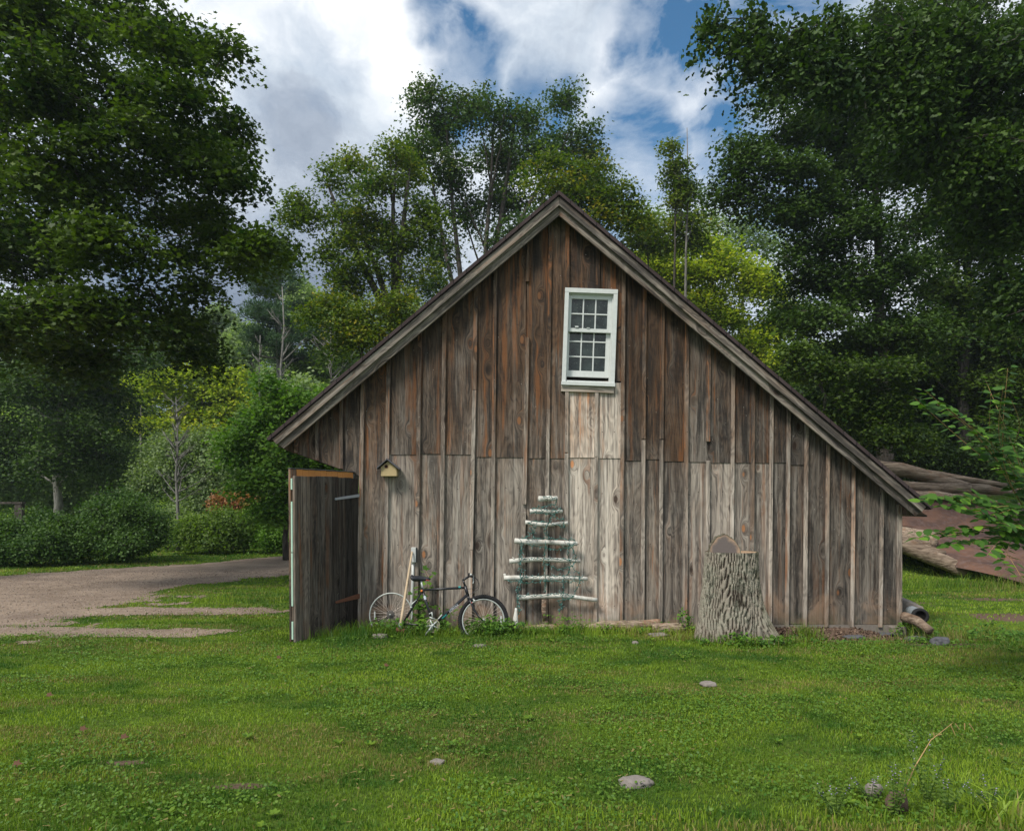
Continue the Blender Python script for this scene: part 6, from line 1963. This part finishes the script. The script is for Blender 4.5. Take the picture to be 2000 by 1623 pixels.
weed_patch('weeds', 'low leafy weeds growing along the foot of the barn wall and round the bicycle', sp, 'l_weed', .045)
# climbing weed behind the bicycle
def stem_plant(name, label, stems, mat, lsize, cat='plant', shape='maple', step=.06, smat='l_bright', hang=.3, group=None, both=False):
    root = thing(name, label, cat, tuple(Vector(stems[0][0])), group)
    sm = MB(); C = []; N = []; T_ = []
    for pts in stems:
        pts = [Vector(p) for p in pts]
        fine_ = []
        for i in range(len(pts)-1):
            p0 = pts[max(i-1, 0)]; p1 = pts[i]; p2 = pts[i+1]; p3 = pts[min(i+2, len(pts)-1)]
            n = max(2, int((p2-p1).length/step))
            for k in range(n):
                t = k/n; fine_.append(.5*((2*p1)+(-p0+p2)*t+(2*p0-5*p1+4*p2-p3)*t*t+(-p0+3*p1-3*p2+p3)*t**3))
        fine_.append(pts[-1])
        r0 = .0022+.0016*len(fine_)*step
        sm.tube(fine_, list(np.linspace(r0, .0012, len(fine_))), 5)
        for i in range(1, len(fine_)):
            tg = (fine_[i]-fine_[i-1]).normalized(); side = tg.cross(Vector((0, 0, 1)))
            if side.length < .2: side = Vector((random.uniform(-1, 1), random.uniform(-1, 1), 0))
            side.normalize()
            for s in ((-1, 1) if both else ((-1) ** i,)):
                dd = (side*s+tg*.5+Vector((random.uniform(-.3, .3), random.uniform(-.3, .3), random.uniform(-.2, .1)))).normalized()
                C.append(fine_[i]+dd*lsize*.5); T_.append(dd-Vector((0, 0, hang))); N.append(Vector((random.uniform(-.5, .5), random.uniform(-.9, .1), 1)))
    sm.build('stem', M[smat], root, smooth=True)
    C = np.array(C); n = len(C)
    V, Q, s1, c1 = leaf_cloud(C, np.array(N), np.array(T_), lsize*rng.uniform(.6, 1.2, n), shape, rng.uniform(0, 1, n), np.clip(rng.normal(.5, .25, n), 0, 1))
    link('foliage', fast_mesh('foliage', V-np.array(root.location), Q, s1, M[mat], c1), root)
    return root


st = [[P(822+random.uniform(-12, 12), 1232, 8.75), P(820+random.uniform(-8, 10), 1190, 8.8), P(px, py, 8.85)] for px, py in [(826, 1112), (812, 1150), (845, 1122), (838, 1150), (806, 1160), (820, 1170), (835, 1180), (812, 1185), (846, 1185)]]
stem_plant('climbing_weed', 'tall broad leaved weed climbing the wall behind the bicycle seat', st, 'l_bright', .085, step=.07, hang=.5)
st = [[P(868+random.uniform(-16, 16), 1230, 8.75), P(868+random.uniform(-10, 10), 1205, 8.8), P(px, py, 8.8)] for px, py in [(856, 1185), (872, 1182), (884, 1195), (862, 1200), (894, 1200), (905, 1182)]]
stem_plant('weed_plant', 'feathery green weed behind the down tube of the bicycle', st, 'l_bright', .05, shape='oval', step=.035)
st = [[P(1110+random.uniform(-30, 40), 1232, 8.6), P(1110+random.uniform(-30, 40), 1212, 8.65), P(px, py, 8.7)] for px, py in [(1095, 1198), (1120, 1195), (1080, 1205), (1136, 1200), (1064, 1200), (1150, 1210)]]
stem_plant('weed_plant', 'thin sprawling weed under the lowest birch branch', st, 'l_bright', .04, shape='oval', step=.03)

# clods and chips on the bare soil
def litter():
    parts = []; n = 2600
    x = rng.uniform(3.0, 5.9, n); y = rng.normal(-.32, .22, n); k = free_of_barn(x, y) & (rng.uniform(0, 1, n) < soil_mask(x, y)+.1); x, y = x[k], y[k]; n = len(x)
    C = np.stack([x, y, ground_h(x, y)+rng.uniform(0, .012, n)], 1)
    for _ in range(2):
        parts.append(leaf_cloud(C+rng.normal(0, .004, (n, 3)), rng.normal(0, 1, (n, 3)), rng.normal(0, 1, (n, 3)), rng.uniform(.012, .05, n), 'quad', rng.uniform(0, 1, n), rng.uniform(0, 1, n)))
    V, Q, s1, c1 = merge(parts)
    o = link('soil_litter', fast_mesh('soil_litter', V, Q, s1, M['litter'], c1)); tag(o, 'brown crumbs of bark and soil on the bare ground under the wall', 'litter', kind='stuff')
m, g = new_mat('litter_bits'); at = g.n('ShaderNodeAttribute', attribute_name='tint'); finish(g, g.mix(g.sep(at.outputs['Vector'])[0], (0.045, 0.028, 0.02), (0.26, 0.18, 0.13)), .9, spec=.1); M['litter'] = m
litter()
# leafy branch reaching in from the right
def arc(a, b, c, d1=6.0): return [P(a[0], a[1], d1+.5), P(b[0], b[1], d1+.15), P(c[0], c[1], d1-.1)]
stems = [arc((2010, 1010), (1940, 880), (1935, 770)), arc((1995, 960), (1905, 850), (1806, 762)), arc((1995, 960), (1890, 830), (1830, 790)), arc((2010, 1010), (1960, 900), (1968, 720)), arc((1990, 930), (1960, 850), (1950, 790)),
         arc((2040, 1040), (1930, 985), (1812, 968)), arc((2040, 1040), (1940, 1010), (1840, 988)), arc((2050, 1060), (1930, 1030), (1790, 1052)), arc((2050, 1060), (1940, 1040), (1850, 1045)), arc((2040, 1050), (1960, 1000), (1880, 968)), arc((2040, 1050), (1980, 1050), (1960, 1110)), arc((2060, 1040), (1990, 990), (1900, 1000)), arc((2060, 1000), (2000, 940), (1960, 880)),
         arc((2040, 1060), (1960, 1050), (1900, 1060)), arc((2060, 1050), (1990, 1030), (1930, 1010))]
st2 = []
for q in range(1):
    for a_ in stems:
        st2.append([v+Vector((random.uniform(-.05, .10), random.uniform(-.25, .3), random.uniform(-.10, .06)))*(1.0 if q else 1.0) for v in a_])
stems = stems+st2
stem_plant('elm_sapling', 'bright leafy sapling branches reaching in from the right over the rusty sheets', stems, 'l_near', .092, cat='sapling', shape='broad', step=.045, smat='straw', both=False, hang=.25)
# foreground plants lower right
random.seed(21)
for k, (px, py, h, lab) in enumerate([(1632, 1590, .22, 'violet flowered weed furthest left in the bottom right corner'), (1745, 1560, .34, 'tall violet flower spike left of the dry stalk'), (1812, 1580, .36, 'violet flowered weed touching the dry stalk'), (1850, 1600, .22, 'bushy violet flowered weed right of the brown rock'), (1700, 1600, .16, 'low violet flowered weed around the pale rock'), (1930, 1590, .20, 'violet flowered weed nearest the right edge')]):
    d = 3.55+random.uniform(-.1, .25); x = PX(px, d); g0 = gz(x, d-9)
    sts = []
    for q in range(5):
        a = random.uniform(0, 6.28); hh = h*random.uniform(.55, 1)
        sts.append([Vector((x, d-9, g0)), Vector((x+.05*math.cos(a), d-9+.05*math.sin(a), g0+hh*.55)), Vector((x+.10*math.cos(a), d-9+.09*math.sin(a), g0+hh))])
    r = stem_plant('flowering_weed', lab, sts, 'l_mid', .026, shape='oval', step=.018, both=True, group='violet flowered weeds in the corner')
    fm = MB()
    for s in sts:
        for q in range(4):
            t = .72+.09*q; p = Vector(s[1]).lerp(Vector(s[2]), max(0, (t-.5)*2)); v = Vector((random.uniform(-1, 1), random.uniform(-1, .2), random.uniform(0, .5))).normalized()
            fm.tube([p, p+v*.006, p+v*.009], [.0012, .003, .0012], 6)
    fm.build('flowers', M['violet'], r)
x = PX(1747, 3.6)
ds = thing('dry_stalk', 'long dry bent grass stalk leaning right at lower right', 'grass stalk', (x, -5.4, 0))
mb = MB(); mb.tube([P(1745, 1600, 3.5), P(1768, 1540, 3.52), P(1786, 1498, 3.55), P(1818, 1445, 3.6), P(1860, 1412, 3.65)], [.0035, .0032, .0028, .002, .0012], 6)
mb.build('stem', M['straw'], ds)
mb = MB()
for a, b in [((1825, 1438), (1823, 1430)), ((1828, 1436), (1840, 1433)), ((1856, 1414), (1866, 1436)), ((1866, 1413), (1874, 1424)), ((1884, 1412), (1884, 1425)), ((1893, 1413), (1904, 1428))]:
    mb.tube([P(a[0], a[1], 3.62), P(b[0], b[1], 3.62)], [.003, .0015], 5)
mb.build('seed_head', M['straw'], ds)
mb = MB()
# long blades in the corner
x = rng.normal(PX(1935, 3.5), .09, 60); y = rng.normal(-5.55, .08, 60)
V, Q, s1, c1 = blades(60, x, y, rng.uniform(.1, .22, 60), np.full(60, .012), 'c', lean=1.3)
o = link('grass_clump', fast_mesh('grass_clump', V, Q, s1, M['grass'], c1)); tag(o, 'coarse clump of broad grass blades in the bottom right corner', 'grass clump')
V, Q, s1, c1 = blades(34, rng.normal(PX(170, 3.3), .06, 34), rng.normal(-5.75, .03, 34), rng.uniform(.05, .12, 34), np.full(34, .014), 'c', lean=1.2)
o = link('grass_clump', fast_mesh('grass_clump', V, Q, s1, M['grass'], c1)); tag(o, 'small clump of broad blades at the bottom left of the lawn', 'grass clump')
# fallen leaves
for px, py, lab in [(163, 1437, 'red brown fallen leaf on the lawn at far left'), (545, 1291, 'dry fallen leaf on the lawn in front of the door'), (755, 1308, 'curled pale fallen leaf below the loose wheel'), (97, 1368, 'dark curled fallen leaf near the left drive edge'), (34, 1507, 'reddish fallen leaf at the extreme left'), (243, 1452, 'orange fallen leaf above the lower left corner')]:
    d = dgr(py); x = PX(px, d); y = d-9
    V, Q, s1, c1 = leaf_cloud(np.array([(x, y, gz(x, y)+.045)]), np.array([(.2, -.5, 1.)]), np.array([(1., .3, .1)]), np.array([.05]), 'maple', np.array([.5]), np.array([.5]))
    o = link('fallen_leaf', fast_mesh('fallen_leaf', V, Q, s1, M['dead_leaf'])); tag(o, lab, 'fallen leaf', 'fallen leaves on the lawn')
# thin summer air between the barn and the wooded hill
mb = MB(); mb.box(-430, 430, -62, 610, -3, 40)
m, g = new_mat('summer_air')
pv = g.n('ShaderNodeVolumePrincipled', ins={'Color': (0.80, 0.90, 1.0, 1), 'Density': 0.0005, 'Anisotropy': 0.2})
g.t.links.new(pv.outputs[0], g.n('ShaderNodeOutputMaterial').inputs['Volume'])
o = mb.build('haze', m); tag(o, kind='stuff')
# hint of a dark post at the far left edge
mb = MB(); b0 = P(36, 1040, 20); mb.box(b0.x-.12, b0.x+.10, b0.y, b0.y+.12, gz(b0.x, b0.y)-.1, PZ(983, 20)); mb.box(b0.x-.7, b0.x+.12, b0.y-.02, b0.y+.14, PZ(984, 20), PZ(980, 20))
solo(mb, 'wooden_post', M['bark'], 'dark wooden post with a short cross rail at the far left above the hedge', 'post')
print('TOTAL VERTS', sum(len(o.data.vertices) for o in bpy.data.objects if o.type == 'MESH'))
